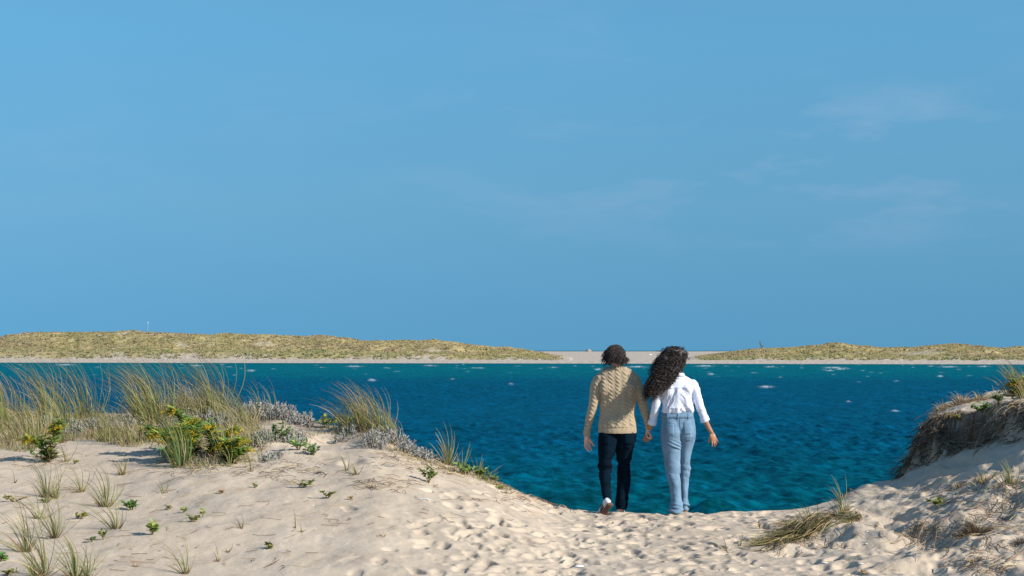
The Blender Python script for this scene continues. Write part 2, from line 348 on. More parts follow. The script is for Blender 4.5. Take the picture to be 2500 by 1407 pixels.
for (sx, sy, lo, hi) in [(3.6, 1.9, .55, 1.45), (1.3, .42, .68, 1.32), (.32, .06, .84, 1.14)]:  # light and dark of the wave slopes painted into the water colour
    mpw = N(nt, 'ShaderNodeMapping'); mpw.inputs['Scale'].default_value = (sx, sy, 1); mpw.inputs['Rotation'].default_value = (0, 0, .12); nt.links.new(O, mpw.inputs['Vector'])
    nn = N(nt, 'ShaderNodeTexNoise', Scale=1.0, Detail=3, Roughness=.6); nt.links.new(mpw.outputs[0], nn.inputs['Vector'])
    rv = ramp(nt, nn.outputs['Fac'], [(.38, (lo*.5, lo*.55, lo*.53)), (.5, (.49, .49, .49)), (.62, (hi*.5, hi*.49, hi*.51))])
    sc_ = N(nt, 'ShaderNodeVectorMath', operation='SCALE'); sc_.inputs['Scale'].default_value = 2.0; nt.links.new(rv.outputs['Color'], sc_.inputs[0])
    mw = N(nt, 'ShaderNodeMix', data_type='RGBA', blend_type='MULTIPLY'); mw.inputs['Factor'].default_value = 1
    nt.links.new(prev, mw.inputs['A']); nt.links.new(sc_.outputs[0], mw.inputs['B']); prev = mw.outputs['Result']
fa = N(nt, 'ShaderNodeAttribute', attribute_name='foam')
mf = N(nt, 'ShaderNodeMix', data_type='RGBA'); nt.links.new(fa.outputs['Fac'], mf.inputs['Factor']); nt.links.new(mw.outputs['Result'], mf.inputs['A']); mf.inputs['B'].default_value = (.75, .8, .82, 1)
nt.links.new(mf.outputs['Result'], b.inputs['Base Color'])
b.inputs['Roughness'].default_value = 1; b.inputs['Specular IOR Level'].default_value = 0
bb = noise_bump(nt, b, 3.2, 1.0, .05, 6, O); bb2 = noise_bump(nt, b, 11, .8, .015, 4, O, bb)
gl = N(nt, 'ShaderNodeBsdfGlossy', Roughness=.2); gl.inputs['Color'].default_value = (.12, .85, 1, 1); nt.links.new(bb2.outputs['Normal'], gl.inputs['Normal'])
fr = N(nt, 'ShaderNodeFresnel', IOR=1.33); nt.links.new(bb2.outputs['Normal'], fr.inputs['Normal'])
fm = N(nt, 'ShaderNodeMath', operation='MULTIPLY'); fm.inputs[1].default_value = .26; nt.links.new(fr.outputs[0], fm.inputs[0])
ms = N(nt, 'ShaderNodeMixShader'); nt.links.new(fm.outputs[0], ms.inputs[0]); nt.links.new(b.outputs[0], ms.inputs[1]); nt.links.new(gl.outputs[0], ms.inputs[2])
nt.links.new(ms.outputs[0], nt.nodes['Material Output'].inputs['Surface'])
tag(link('sea', me, m), kind='structure')
del WX, WY, WP, Zw, foam, PROW

# ------------------------------------------------------------------ far spit: beach, grassy dunes, bare sand flat
SH = np.array([(-2600, 883), (0, 885.5), (1250, 887.5), (2500, 890), (5000, 894)], float)
VB = np.array([(-2600, 876), (0, 876.5), (600, 878), (1250, 879.5), (1440, 881), (1700, 880), (2500, 881.5), (5000, 884)], float)
CR = np.array([(-2600, 826), (-300, 830), (-60, 826), (0, 822), (25, 817), (80, 812), (160, 810), (330, 809.5), (360, 813), (440, 816), (600, 818.5), (800, 822), (880, 831), (960, 831), (1040, 831), (1100, 835), (1170, 844), (1250, 850),
               (1300, 857), (1350, 866), (1420, 875), (1450, 880), (1560, 880), (1640, 879), (1700, 868), (1770, 861), (1800, 857), (1850, 850), (1930, 848), (2000, 841), (2045, 836.5), (2080, 843), (2150, 850), (2220, 849), (2320, 839), (2360, 841), (2420, 847), (2450, 851), (2500, 848), (2700, 842), (5000, 836)], float)
ip = np.concatenate([np.linspace(-2600, -150, 80), np.arange(-140, 2640, 3.0), np.linspace(2660, 5000, 60)])
tt = np.concatenate([np.linspace(-.12, 0, 3), np.linspace(.05, 1, 60), np.linspace(1.04, 2.2, 20), np.linspace(2.4, 6, 14)])
def isle(px, t):
    """t -0.12..0 beach foot, 0..0.25 beach, 0.25..1 front of the dunes, 1..6 behind"""
    ysh = np.interp(px, SH[:, 0], SH[:, 1]); Ys = F*(H-WZ)/(ysh-HZ)
    Y = Ys+t*62
    zb = H-(np.interp(px, VB[:, 0], VB[:, 1])-HZ)*(Ys+.25*62)/F
    hc = H-(np.interp(px, CR[:, 0], CR[:, 1])+2.2-HZ)*(Ys+62)/F
    flat = H-(858.3-HZ)/F*(Ys+6*62)
    veg = smooth(.4, 1.8, hc-zb)
    z = np.where(t < .25, WZ+(zb-WZ)*np.clip(t/.25, -1, 1), 0)
    X = (px-1250)/F*Y
    u = np.clip((t-.25)/.75, 0, 1)
    zd = zb+(hc-zb)*(.25*smooth(0, .12, u)+.75*smooth(0, 1, u)) 
    zfar = zb+(flat-zb)*smooth(.25, 5.5, t)**.8
    zd = np.where(t > 1, hc-(hc-zfar)*smooth(1.0, 2.6, t), zd)
    bump = (fbm(X*.10, Y*.13, 4)*.45+fbm(X*.4, Y*.5, 3)*.2)*smooth(.27, .5, t)*np.clip((hc-zb)/3.5, 0, 1)*np.where(t > 1.02, .4, 1)
    zd = np.where(veg > .02, np.maximum(zd, zfar), zfar)+bump*veg
    z = np.where(t >= .25, zd, z)
    return X, Y, z, veg
IP, IT = np.meshgrid(ip, tt); IX, IY, IZ, IV = isle(IP, IT)
me = grid_mesh('far_dunes', IX, IY, IZ)
jag = fbm(IX*.15, IY*.1, 3)
vegm = IV*smooth(.26, .32, IT+jag*.03)*smooth(3.5, 1.5, IT)
bare = .6*smooth(.9, 1.05, fbm(IX*.07+4, IY*.16, 3))
# bare patches seen in the photo
for (cx, ct, sx, st) in [(2250, .55, 55, .13), (445, .6, 18, .07), (640, .6, 30, .06), (1060, .55, 25, .08)]:
    bare = np.maximum(bare, .55*np.exp(-((IP-cx)/sx)**2-((IT-ct)/st)**2))
attr(me, 'veg', np.clip(vegm*(1-bare), 0, 1)); attr(me, 'low', smooth(.62, .28, IT+.12*jag))
m, nt, b = newmat('far_dune'); tc = N(nt, 'ShaderNodeTexCoord'); O = tc.outputs['Object']
mp_ = N(nt, 'ShaderNodeMapping'); mp_.inputs['Scale'].default_value = (1, .6, 2.5); nt.links.new(O, mp_.inputs['Vector'])
na = N(nt, 'ShaderNodeTexNoise', Scale=.09, Detail=9, Roughness=.7); nt.links.new(mp_.outputs[0], na.inputs['Vector'])
ra = ramp(nt, na.outputs['Fac'], [(.3, (.24, .19, .10)), (.45, (.31, .255, .125)), (.58, (.385, .31, .155)), (.72, (.36, .29, .19))])
va = N(nt, 'ShaderNodeAttribute', attribute_name='veg')
sandc = (.44, .375, .315)
mv = N(nt, 'ShaderNodeMix', data_type='RGBA'); nt.links.new(va.outputs['Fac'], mv.inputs['Factor']); mv.inputs['A'].default_value = (*sandc, 1); nt.links.new(ra.outputs['Color'], mv.inputs['B'])
nt.links.new(mv.outputs['Result'], b.inputs['Base Color']); b.inputs['Roughness'].default_value = .95; b.inputs['Specular IOR Level'].default_value = .1
noise_bump(nt, b, .7, 1.0, .5, 5, O)
tag(link('far_dunes', me, m), kind='structure')
# shaggy far grass and shrubs
def far_cover(name, n, seed, hrange, colfn, keep, width=.5):
    g = np.random.default_rng(seed); mb_v = []; mb_f = []; mb_c = []
    px = g.uniform(-150, 2650, n); t = g.uniform(.24, 1.35, n)
    X, Y, Z, V = isle(px, t); K = keep(px, t, X, Y, V, g)
    k = 0
    for i in np.where(K)[0]:
        h = g.uniform(*hrange); c = colfn(px[i], t[i], X[i], Y[i], g); x, y, z = X[i], Y[i], Z[i]
        for _ in range(5):
            a = g.uniform(0, PI); wd = width*g.uniform(.5, 1); dx, dy = math.cos(a)*wd, math.sin(a)*wd
            ox, oy = g.normal(0, width*.7, 2); lean = -h*g.uniform(.0, .5)
            mb_v += [(x+ox-dx, y+oy-dy, z-.1), (x+ox+dx, y+oy+dy, z-.1), (x+ox+lean+dx*.3, y+oy, z+h*g.uniform(.6, 1)), (x+ox+lean-dx*.6, y+oy, z+h*g.uniform(.5, .9))]
            mb_f.append((k, k+1, k+2, k+3)); cc = tuple(np.clip(np.array(c)*g.uniform(.93, 1.07), 0, 1)); mb_c += [cc]*4; k += 4
    mb = MB(); mb.v = mb_v; mb.f = mb_f; mb.c = mb_c
    o = mb.build(name, M['grass'], smooth_=False); return o
def barev(px, t):
    r = np.zeros_like(px)
    for (cx, ct, sx, st) in [(2250, .55, 55, .13), (445, .6, 18, .07), (640, .6, 30, .06), (1060, .55, 25, .08)]:
        r = np.maximum(r, np.exp(-((px-cx)/sx)**2-((t-ct)/st)**2))
    return r
def kg(px, t, X, Y, V, g): return (V > .25) & (t > .27) & (g.random(len(px)) < V*.95) & (barev(px, t) < .3)
def cg(px, t, X, Y, g):
    q = float(fbm(np.array([X*.05]), np.array([Y*.12]), 3)[0])+g.normal(0, .25)
    low = 1 if t < .45 else 0
    if q > .35: c = (.34, .26, .15)
    elif q > -.1: c = (.385, .31, .155)
    elif q > -.5: c = (.365, .30, .135)
    else: c = (.32, .275, .125)
    if low and g.random() < .6: c = (.31, .295, .13)
    return c
o = far_cover('far_dune_grass', 17000, 21, (.12, .36), cg, kg, .5); tag(o, 'yellow green and brown beach grass covering the dunes across the water', 'grass', kind='stuff')
def ks(px, t, X, Y, V, g):
    f = fbm(X*.06, Y*.1+4, 3)
    return (V > .4) & (((t < .40) & (t > .27) & (f > -.25) & (((px > 180) & (px < 1250)) | (px > 1700))) | ((f > .7) & (g.random(len(px)) < .35) & (t < 1.05)))
def cs(px, t, X, Y, g):
    return (.22, .24, .10) if t < .42 else ((.25, .19, .12) if g.random() < .6 else (.27, .24, .11))
o = far_cover('far_shrubs', 2600, 22, (.2, .5), cs, ks, .55); tag(o, 'darker green low shrubs along the foot of the far dunes', 'shrubs', kind='stuff')
del IP, IT, IX, IY, IZ, IV
#PART2
# ------------------------------------------------------------------ people
def loft(rings, n=20, cap=True):
    """rings: list of (centre Vector, ax Vector, ay Vector) ellipse axes"""
    vs = []; fs = []
    for c, ax, ay in rings:
        for i in range(n):
            a = 2*PI*i/n; vs.append(c+ax*math.cos(a)+ay*math.sin(a))
    for r in range(len(rings)-1):
        for i in range(n):
            j = (i+1) % n; fs.append((r*n+i, r*n+j, (r+1)*n+j, (r+1)*n+i))
    if cap:
        fs.append(tuple(range(n))[::-1]); fs.append(tuple((len(rings)-1)*n+i for i in range(n)))
    return vs, fs
def catmull(P, k):
    P = [Vector(p) for p in P]; out = []
    for i in range(len(P)-1):
        p0 = P[max(i-1, 0)]; p1 = P[i]; p2 = P[i+1]; p3 = P[min(i+2, len(P)-1)]
        for j in range(k):
            t = j/k; out.append(.5*((2*p1)+(p2-p0)*t+(2*p0-5*p1+4*p2-p3)*t*t+(3*p1-p0-3*p2+p3)*t**3))
    out.append(P[-1]); return out
def tube(pts, rad, n=14, flat=1.0, side=None, k=4, round_ends=True):
    """tapered tube through points; flat scales the second axis; side = first axis hint"""
    P = catmull(pts, k); R = [float(x) for x in np.interp(np.linspace(0, len(pts)-1, len(P)), range(len(pts)), rad)]
    rings = []
    for i, p in enumerate(P):
        d = (P[min(i+1, len(P)-1)]-P[max(i-1, 0)]).normalized()
        s_ = Vector(side) if side is not None else (Vector((1, 0, 0)) if abs(d.x) < .8 else Vector((0, 0, 1)))
        ax = (s_-d*s_.dot(d)).normalized(); ay = d.cross(ax)
        rings.append((p, ax*R[i], ay*R[i]*flat, d, R[i]))
    out = []
    if round_ends:
        p, ax, ay, d, r = rings[0]
        for f, o in ((.35, .92), (.75, .62)): out.append((p-d*r*o*min(1, flat), ax*f, ay*f))
    out += [(p, ax, ay) for p, ax, ay, d, r in rings]
    if round_ends:
        p, ax, ay, d, r = rings[-1]
        for f, o in ((.75, .62), (.35, .92)): out.append((p+d*r*o*min(1, flat), ax*f, ay*f))
    return loft(out, n)
def blob(c, r, n=16, rot=None):
    c = Vector(c); vs = []; fs = []; m_ = n//2
    for i in range(1, m_):
        a = PI*i/m_
        for j in range(n):
            b_ = 2*PI*j/n; v = Vector((r[0]*math.sin(a)*math.cos(b_), r[1]*math.sin(a)*math.sin(b_), r[2]*math.cos(a)))
            vs.append(c+(rot @ v if rot else v))
    for i in range(m_-2):
        for j in range(n):
            k = (j+1) % n; fs.append((i*n+j, i*n+n+j, i*n+n+k, i*n+k))
    t = Vector((0, 0, r[2])); vs.append(c+(rot @ t if rot else t)); vs.append(c-(rot @ t if rot else t)); a, b_ = len(vs)-2, len(vs)-1
    for j in range(n):
        k = (j+1) % n; fs.append((a, j, k)); fs.append((b_, (m_-2)*n+k, (m_-2)*n+j))
    return vs, fs
def sil(Y0, rows_, n=24, sq=1.0):
    """closed solid from silhouettes: rows (left px, right px, row, depth offset, half thickness)"""
    rr = []
    for L, R_, y, dy, th in rows_:
        Y = Y0+dy; a = pt(L, y, Y); b_ = pt(R_, y, Y)
        rr.append(((a+b_)/2, Vector(((b_.x-a.x)/2, 0, 0)), Vector((0, th, 0))))
    # refine rows smoothly
    C = catmull([r[0] for r in rr], 4); A = catmull([Vector((r[1].x, r[2].y, 0)) for r in rr], 4)
    return loft([(c, Vector((a.x, 0, 0)), Vector((0, a.y, 0))) for c, a in zip(C, A)], n)
def union(parts, voxel, it=3, fac=.5):
    """voxel union of closed shells -> (vertices array, faces)"""
    mb = MB()
    for vs, fs in parts: mb.add(vs, fs)
    me = bpy.data.meshes.new('u'); me.from_pydata(mb.v, [], mb.f)
    bm = bmesh.new(); bm.from_mesh(me); bmesh.ops.recalc_face_normals(bm, faces=bm.faces); bm.to_mesh(me); bm.free()
    o = bpy.data.objects.new('u', me); COL.objects.link(o)
    md = o.modifiers.new('r', 'REMESH'); md.mode = 'VOXEL'; md.voxel_size = voxel; md.use_smooth_shade = True
    ms_ = o.modifiers.new('s', 'SMOOTH'); ms_.iterations = it; ms_.factor = fac
    bpy.context.view_layer.update(); dg = bpy.context.evaluated_depsgraph_get()
    ev = o.evaluated_get(dg); out_ = bpy.data.meshes.new_from_object(ev)
    bpy.data.objects.remove(o); bpy.data.meshes.remove(me); return out_
def vget(me):
    a = np.empty(len(me.vertices)*3, np.float32); me.vertices.foreach_get('co', a)
    nn_ = np.empty(len(me.vertices)*3, np.float32); me.vertex_normals.foreach_get('vector', nn_)
    return a.reshape(-1, 3).astype(float), nn_.reshape(-1, 3).astype(float)
def vset(me, v): me.vertices.foreach_set('co', v.astype(np.float32).ravel()); me.update()
def finish(me, name, mat, root):
    v, _ = vget(me); v -= np.array(root.location); vset(me, v)
    me.polygons.foreach_set('use_smooth', [True]*len(me.polygons)); me.materials.clear()
    return link(name, me, mat, root)
def hand(wr, d, palm_n, thumb_side, scale=1.0, curl=(.35, .3, .35, .45), splay=(.16, .04, -.07, -.18), thumb=(.6, .25)):
    """wr wrist, d hand direction, palm_n palm normal, thumb_side +1/-1 along side axis"""
    d = Vector(d).normalized(); pn = Vector(palm_n); pn = (pn-d*pn.dot(d)).normalized(); s_ = d.cross(pn).normalized()*thumb_side
    wr = Vector(wr); out_ = []
    out_.append(tube([wr-d*.03*scale, wr+d*.005*scale, wr+d*.045*scale, wr+d*.085*scale], [.024*scale, .027*scale, .039*scale, .036*scale], 14, .38, side=s_))
    L = [.074, .082, .076, .060]
    for i in range(4):
        off = (.028-.0187*i)*scale; b_ = wr+d*(.083-.004*abs(i-1))*scale+s_*off
        q = (d+s_*splay[i]).normalized(); pts = [b_-q*.012*scale]; a = 0; p = b_.copy()
        pts.append(p.copy())
        for sgi, fr_ in enumerate((.45, .31, .24)):
            a += curl[i]*(1.0 if sgi else .7); dd = q*math.cos(a)+pn*math.sin(a); p = p+dd*L[i]*fr_*scale; pts.append(p.copy())
        r = [.0100, .0098, .0090, .0082, .0070]; out_.append(tube(pts, [x*scale*(.88 if i == 3 else 1) for x in r], 10, 1, side=s_, k=3))
    b_ = wr+d*.022*scale+s_*.022*scale; dd = (d*.75+s_*thumb[0]+pn*thumb[1]).normalized(); d2 = (dd+d*.35+pn*.25).normalized()
    p1 = b_+dd*.042*scale; p2 = p1+d2*.032*scale; p3 = p2+d2*.024*scale
    out_.append(tube([b_, p1, p2, p3], [.0145*scale, .0118*scale, .0105*scale, .0085*scale], 10, 1, side=s_, k=3))
    return out_
def head_parts(c, hh, tilt=0, turn=0):
    """c = centre of the head, hh = head height; faces +Y"""
    R_ = Matrix.Rotation(turn, 3, 'Z') @ Matrix.Rotation(tilt, 3, 'X'); s_ = hh/.235; c = Vector(c)
    def B(o, r): return blob(c+R_ @ (Vector(o)*s_), [x*s_ for x in r], 18, R_)
    P_ = [B((0, -.012, .022), (.076, .094, .094)), B((0, .03, -.045), (.056, .062, .072)), B((0, .062, -.088), (.024, .022, .018)),
          B((0, .097, -.012), (.009, .014, .028)), B((0, .108, -.030), (.014, .012, .010)), B((0, .083, .030), (.052, .012, .010)),
          B((0, .090, -.058), (.024, .010, .0065)), B((0, .088, -.068), (.020, .010, .007)),
          B((.077, -.006, -.012), (.010, .020, .030)), B((-.077, -.006, -.012), (.010, .020, .030)), B((.042, .066, -.02), (.02, .02, .02)), B((-.042, .066, -.02), (.02, .02, .02))]
    eyes = [B((sx*.031, .078, .004), (.0125, .0125, .0125)) for sx in (-1, 1)]
    return P_, eyes
def fold_noise(v, sx, sy, sz, seed=0.0, o=4): return fbm(v[:, 0]*sx+seed+v[:, 1]*sy*.7, v[:, 2]*sz+v[:, 1]*sy, o)
def project_patch(bvh, Y0, corners, nx, ny, off, thick):
    """thin sewn-on panel lying on the clothing: corners in photo pixels (tl,tr,br,bl)"""
    tl, tr_, br, bl = corners; g = []
    for j in range(ny+1):
        for i in range(nx+1):
            u, v_ = i/nx, j/ny; px = (tl[0]*(1-u)+tr_[0]*u)*(1-v_)+(bl[0]*(1-u)+br[0]*u)*v_; py = (tl[1]*(1-u)+tr_[1]*u)*(1-v_)+(bl[1]*(1-u)+br[1]*u)*v_
            dr = Vector(((px-1250)/F, 1, -(py-HZ)/F)).normalized(); h = bvh.ray_cast(Vector((0, 0, H)), dr)
            g.append((h[0], h[1]) if h[0] is not None else (None, None))
    if any(x[0] is None for x in g): return None
    nv = [p+n_*off for p, n_ in g]+[p-n_*thick for p, n_ in g]; K = (nx+1)*(ny+1); fs = []
    for j in range(ny):
        for i in range(nx):
            a = j*(nx+1)+i; q = (a, a+nx+1, a+nx+2, a+1); fs.append(q); fs.append(tuple(x+K for x in q[::-1]))
    edge = [i for i in range(nx)]+[nx+j*(nx+1) for j in range(ny)]+[K-1-i for i in range(nx)]+[(ny-j)*(nx+1) for j in range(ny)]
    for a, b_ in zip(edge, edge[1:]+edge[:1]): fs.append((a, b_, b_+K, a+K))
    return nv, fs
def bvh_of(me): return BVHTree.FromPolygons([v.co.copy() for v in me.vertices], [tuple(p.vertices) for p in me.polygons])

M['skin_light'] = plainmat('light_skin', (.66, .35, .27), .5, (60, .2, .003), .08, 20, .4)
M['skin_brown'] = plainmat('brown_skin', (.36, .17, .095), .48, (60, .2, .003), .08, 20, .4)
M['hair_brown'] = plainmat('dark_brown_hair', (.022, .013, .0105), .6, (90, .5, .004), .5, 60, .5)
M['hair_black'] = plainmat('black_curly_hair', (.018, .0105, .0085), .62, (90, .5, .004), .5, 60, .5)
M['eye'] = plainmat('eye', (.7, .68, .65), .2)
M['knit'] = plainmat('beige_knit', (.345, .27, .185), .95, (240, .6, .004), .10, 30, .1, .2)
M['navy'] = plainmat('navy_denim', (.002, .0085, .0175), 1, (160, .5, .003), .3, 14, .06)
M['shirt'] = plainmat('white_cotton', (.64, .665, .78), .85, (70, .25, .003), .04, 10, .2)
M['denim'] = plainmat('light_denim', (.135, .222, .32), .85, (180, .5, .003), .22, 9, .2)
M['denim_dark'] = plainmat('denim_seam', (.10, .17, .26), .85)
M['shoe_white'] = plainmat('white_leather', (.5, .51, .55), .5)
M['sole_gum'] = plainmat('brown_gum_sole', (.11, .060, .045), .7)
M['black'] = plainmat('black_leather', (.012, .012, .014), .5)
M['metal'] = plainmat('silver_metal', (.6, .6, .6), .3); M['metal'].node_tree.nodes['Principled BSDF'].inputs['Metallic'].default_value = 1
M['tan_shoe'] = plainmat('tan_suede', (.36, .22, .12), .8); M['sole_white'] = plainmat('pale_sole', (.55, .53, .50), .7)

def shoe(root, base, yaw, pitch, L=.29, W=.052, upper='shoe_white', sole='sole_gum', stripes=False, gum_bottom=True):
    """base = toe-ball point on the ground; foot points to +Y rotated by yaw; pitch lifts the heel"""
    R_ = Matrix.Rotation(yaw, 3, 'Z') @ Matrix.Rotation(-pitch, 3, 'X'); base = Vector(base)
    def T(x, y, z): return base+R_ @ Vector((x, y-.06*0, z))
    ys = [-.70, -.66, -.55, -.40, -.22, 0.0, .15, .25, .29]; wd = [.35, .62, .72, .66, .78, 1.0, .88, .58, .28]; hg = [.060, .085, .092, .088, .070, .052, .040, .030, .022]
    rr = []
    for y, w_, h in zip(ys, wd, hg): rr.append((T(0, y*L, .022+h/2), R_ @ Vector((w_*W, 0, 0)), R_ @ Vector((0, 0, h/2))))
    vs, fs = loft(rr, 16); up = MB(); up.add(vs, fs)
    me_ = union([(vs, fs)], .005, 3); o = finish(me_, 'shoe', M[upper], root)
    rr = []
    for y, w_ in zip([-.73, -.69, -.55, -.40, -.22, 0, .16, .27, .32], [.45, .74, .80, .70, .80, 1.07, .94, .64, .3]):
        rr.append((T(0, y*L, .012), R_ @ Vector((w_*W, 0, 0)), R_ @ Vector((0, 0, .015))))
    vs, fs = loft(rr, 16); sm_ = MB(); sm_.add(vs, fs); sm_.build('sole', M[sole], o, root.location)
    if stripes:
        for sx in (-1, 1):
            for k in range(3):
                y = -.36+.085*k; xw = (.70+.02*k)*W*sx*1.0
                q = [T(xw*1.0, (y-.018)*L, .028), T(xw*1.0, (y+.018)*L, .028), T(xw*.86, (y-.055)*L, .088), T(xw*.86, (y-.09)*L, .088)]
                n_ = R_ @ Vector((sx*.005, 0, 0)); vs = [p+n_ for p in q]+[p-n_ for p in q]
                st = MB(); st.add(vs, [(0, 1, 2, 3), (7, 6, 5, 4), (0, 4, 5, 1), (1, 5, 6, 2), (2, 6, 7, 3), (3, 7, 4, 0)]); st.build('stripe', M['black'], o, root.location)
    return o

# ---- man
YM = 20.25; S = YM/F
man = empty('person', (pt(1507, 1250, YM).x, YM, gz(pt(1507, 1250, YM).x, YM)), 'person in beige cable knit sweater and dark jeans with short wavy brown hair', 'person', 'couple walking hand in hand')
torso_m = [(1478, 1530, 897, .01, .055), (1466, 1545, 907, .0, .085), (1455, 1557, 919, 0, .105), (1456, 1561, 934, 0, .118), (1461, 1559, 955, 0, .125), (1464, 1554, 985, .0, .120), (1464, 1551, 1005, 0, .115), (1461.5, 1554, 1030, 0, .132), (1460, 1555.5, 1050, -.005, .150), (1460.5, 1554.5, 1058, -.005, .152)]
armL_m = [(1462, 926, 0, .062), (1455, 950, -.01, .064), (1448.5, 985, -.02, .057), (1441.5, 1015, 0, .047), (1435.5, 1040, .03, .038), (1432.5, 1057, .045, .033), (1432, 1064, .05, .030)]
armR_m = [(1549, 926, 0, .062), (1558, 950, .0, .062), (1568.5, 982, .0, .055), (1575.5, 1010, .0, .045), (1580, 1030, .0, .037), (1582, 1041, .0, .032)]
def arm(Y0, rows_, sc=1.0, flat=1.0): return tube([pt(x, y, Y0+dy) for x, y, dy, r in rows_], [r*sc for *_, r in rows_], 18, flat, k=4)
legL_m = [(1460.5, 1509, 1052, .0, .12), (1459.5, 1509, 1075, -.01, .125), (1460, 1506, 1095, -.01, .115), (1460.5, 1496, 1120, -.01, .09), (1461.5, 1492, 1150, .02, .075), (1465, 1491.5, 1178, -.03, .068), (1469.5, 1492, 1203, -.14, .062), (1473.5, 1493, 1224, -.24, .058)]
legR_m = [(1503, 1555, 1052, .0, .12), (1503, 1553.5, 1075, .01, .125), (1502, 1548, 1092, .03, .115), (1507, 1542, 1122, .08, .09), (1508, 1539.5, 1155, .12, .075), (1507, 1537.5, 1185, .12, .07), (1505, 1533, 1212, .10, .066), (1503.5, 1529, 1243, .08, .064)]
ht, hb = 845, 897
hc = pt(1506, 871, YM+.01)
hp, eyes = head_parts(hc, 50*S, tilt=.05)
body = hp+[tube([pt(1506, 880, YM-.01), pt(1506, 893, YM), pt(1506, 903, YM)], [.055, .054, .075], 18)]
def shrink(rows_, k): return [((L+R_)/2-(R_-L)/2*k, (L+R_)/2+(R_-L)/2*k, y, dy, th*k) for L, R_, y, dy, th in rows_]
body += [sil(YM, shrink(torso_m, .82)), sil(YM, shrink(legL_m, .86)), sil(YM, shrink(legR_m, .86)), arm(YM, armL_m, .85), arm(YM, armR_m, .85)]
body += [tube([pt(1483, 1222, YM-.23), pt(1483, 1236, YM-.27)], [.036, .034]), tube([pt(1516, 1238, YM+.08), pt(1516, 1248, YM+.09)], [.036, .034])]
wl_ = pt(1433, 1067, YM+.05); body += hand(wl_, (.04, .10, -1), (.45, -.9, 0), -1, 1.0, (.30, .25, .3, .4), (.12, .03, -.05, -.12), (.45, .45))
body += [tube([pt(1432.5, 1058, YM+.047), wl_+Vector((0, 0, -.01))], [.029, .027])]
wrm = pt(1582, 1044, YM); 
body += hand(wrm+Vector((0, 0, .005)), (-.12, -.02, -1), (.9, -.35, 0), 1, 1.0, (.75, .78, .8, .85), (.05, .0, -.03, -.06), (.15, .55))
finish(union(body, .0045, 2), 'body', M['skin_light'], man)
for x in eyes: e = MB(); e.add(*x); e.build('eye', M['eye'], man, man.location)
# sweater
def knit(me, Y0, xc, arms):
    v, n_ = vget(me); z = v[:, 2]; x = v[:, 0]; y = v[:, 1]
    d_arm = np.full(len(v), 9.0); ua = np.zeros(len(v)); 
    for rows_ in arms:
        P_ = [pt(a, b_, Y0+dy) for a, b_, dy, r in rows_]
        for p, q in zip(P_[:-1], P_[1:]):
            pq = np.array(q-p); t = np.clip(((v-np.array(p))@pq)/(pq@pq), 0, 1); w_ = v-(np.array(p)+t[:, None]*pq); dd = np.linalg.norm(w_, axis=1)
            m_ = dd < d_arm; d_arm[m_] = dd[m_]; ua[m_] = (w_[:, 0]+.0)[m_]
    tx = (x-xc); on_arm = (d_arm < .075) & (np.abs(tx) > .165)
    on_arm |= (d_arm < .07) & (np.abs(tx) > .19)
    u = np.where(on_arm, ua, tx); 
    cab = np.zeros(len(v))
    for c_, w_, sg in [(-.154, .026, 1), (-.078, .026, 1), (0.0, .026, 1), (.078, .026, 1), (.154, .026, 1)]:
        q = (u-c_)/w_; inside = np.clip(1.15-np.abs(q), 0, 1)**.5
        ridg = .5+.5*np.cos(2*PI*(z/.042+sg*q*.42))
        cab = np.maximum(cab, inside*(.25+.75*ridg)*np.where(on_arm & (abs(c_) > .01), 0, 1))
    ribs = .22*(.5+.5*np.cos(2*PI*u/.0145))
    hem = (z < float(pt(0, 1043, Y0).z)) & (~on_arm)
    cuff = on_arm & (z < float(pt(0, 1048, Y0).z))
    h = np.where(hem | cuff, .25*(.5+.5*np.cos(2*PI*u/.011)), np.maximum(cab, ribs*.8))
    disp = (h-.35)*.0095+fold_noise(v, 5, 4, 6, 2)*.008*(~hem)+np.where(hem, -.001, 0)
    # gathered folds at the elbows and above the cuffs
    zc = float(pt(0, 1050, Y0).z); disp += np.where(on_arm, np.sin(z*150)*.004*np.exp(-((z-zc-.05)/.05)**2), 0)
    v += n_*disp[:, None]; vset(me, v)
sw = union([sil(YM, torso_m), arm(YM, armL_m), arm(YM, armR_m), blob(pt(1465, 925, YM), (.058, .08, .052)), blob(pt(1548, 925, YM), (.06, .08, .055)), blob(pt(1480, 948, YM-.07), (.075, .055, .1)), blob(pt(1535, 948, YM-.07), (.075, .055, .1)),
            tube([pt(1505, 895.5, YM), pt(1505, 902, YM)], [.064, .085], 20, round_ends=False), sil(YM, [(1422.5+1.5, 1441, 1053, .047, .035), (1424.5, 1441, 1066, .05, .034)])], .0042, 2)
knit(sw, YM, pt(1507, 0, YM).x, [armL_m, armR_m]); swo = finish(sw, 'sweater', M['knit'], man)
cr = MB(); rr = []
for i in range(28):
    a = 2*PI*i/28; rr.append(pt(1505, 895.8, YM)+Vector((.062*math.cos(a), .060*math.sin(a), .006*math.sin(a))))
cr.add(*tube(rr+[rr[0]], [.0095]*29, 8, k=1, side=(0, 0, 1), round_ends=False)); cr.build('collar', M['knit'], swo, man.location)
jm = union([sil(YM, legL_m), sil(YM, legR_m), blob(pt(1483, 1078, YM-.045), (.092, .085, .09)), blob(pt(1530, 1078, YM-.045), (.092, .085, .09))], .006, 3)
v, n_ = vget(jm); kz = np.exp(-((v[:, 2]-float(pt(0, 1140, YM).z))/.10)**2)+np.exp(-((v[:, 2]-.06)/.08)**2)+.4*np.exp(-((v[:, 2]-float(pt(0, 1092, YM).z))/.05)**2)
v += n_*((fold_noise(v, 5, 6, 22, 4)*.014*kz+fold_noise(v, 7, 4, 5, 1)*.006))[:, None]; vset(jm, v); bj = bvh_of(jm); jo = finish(jm, 'jeans', M['navy'], man)
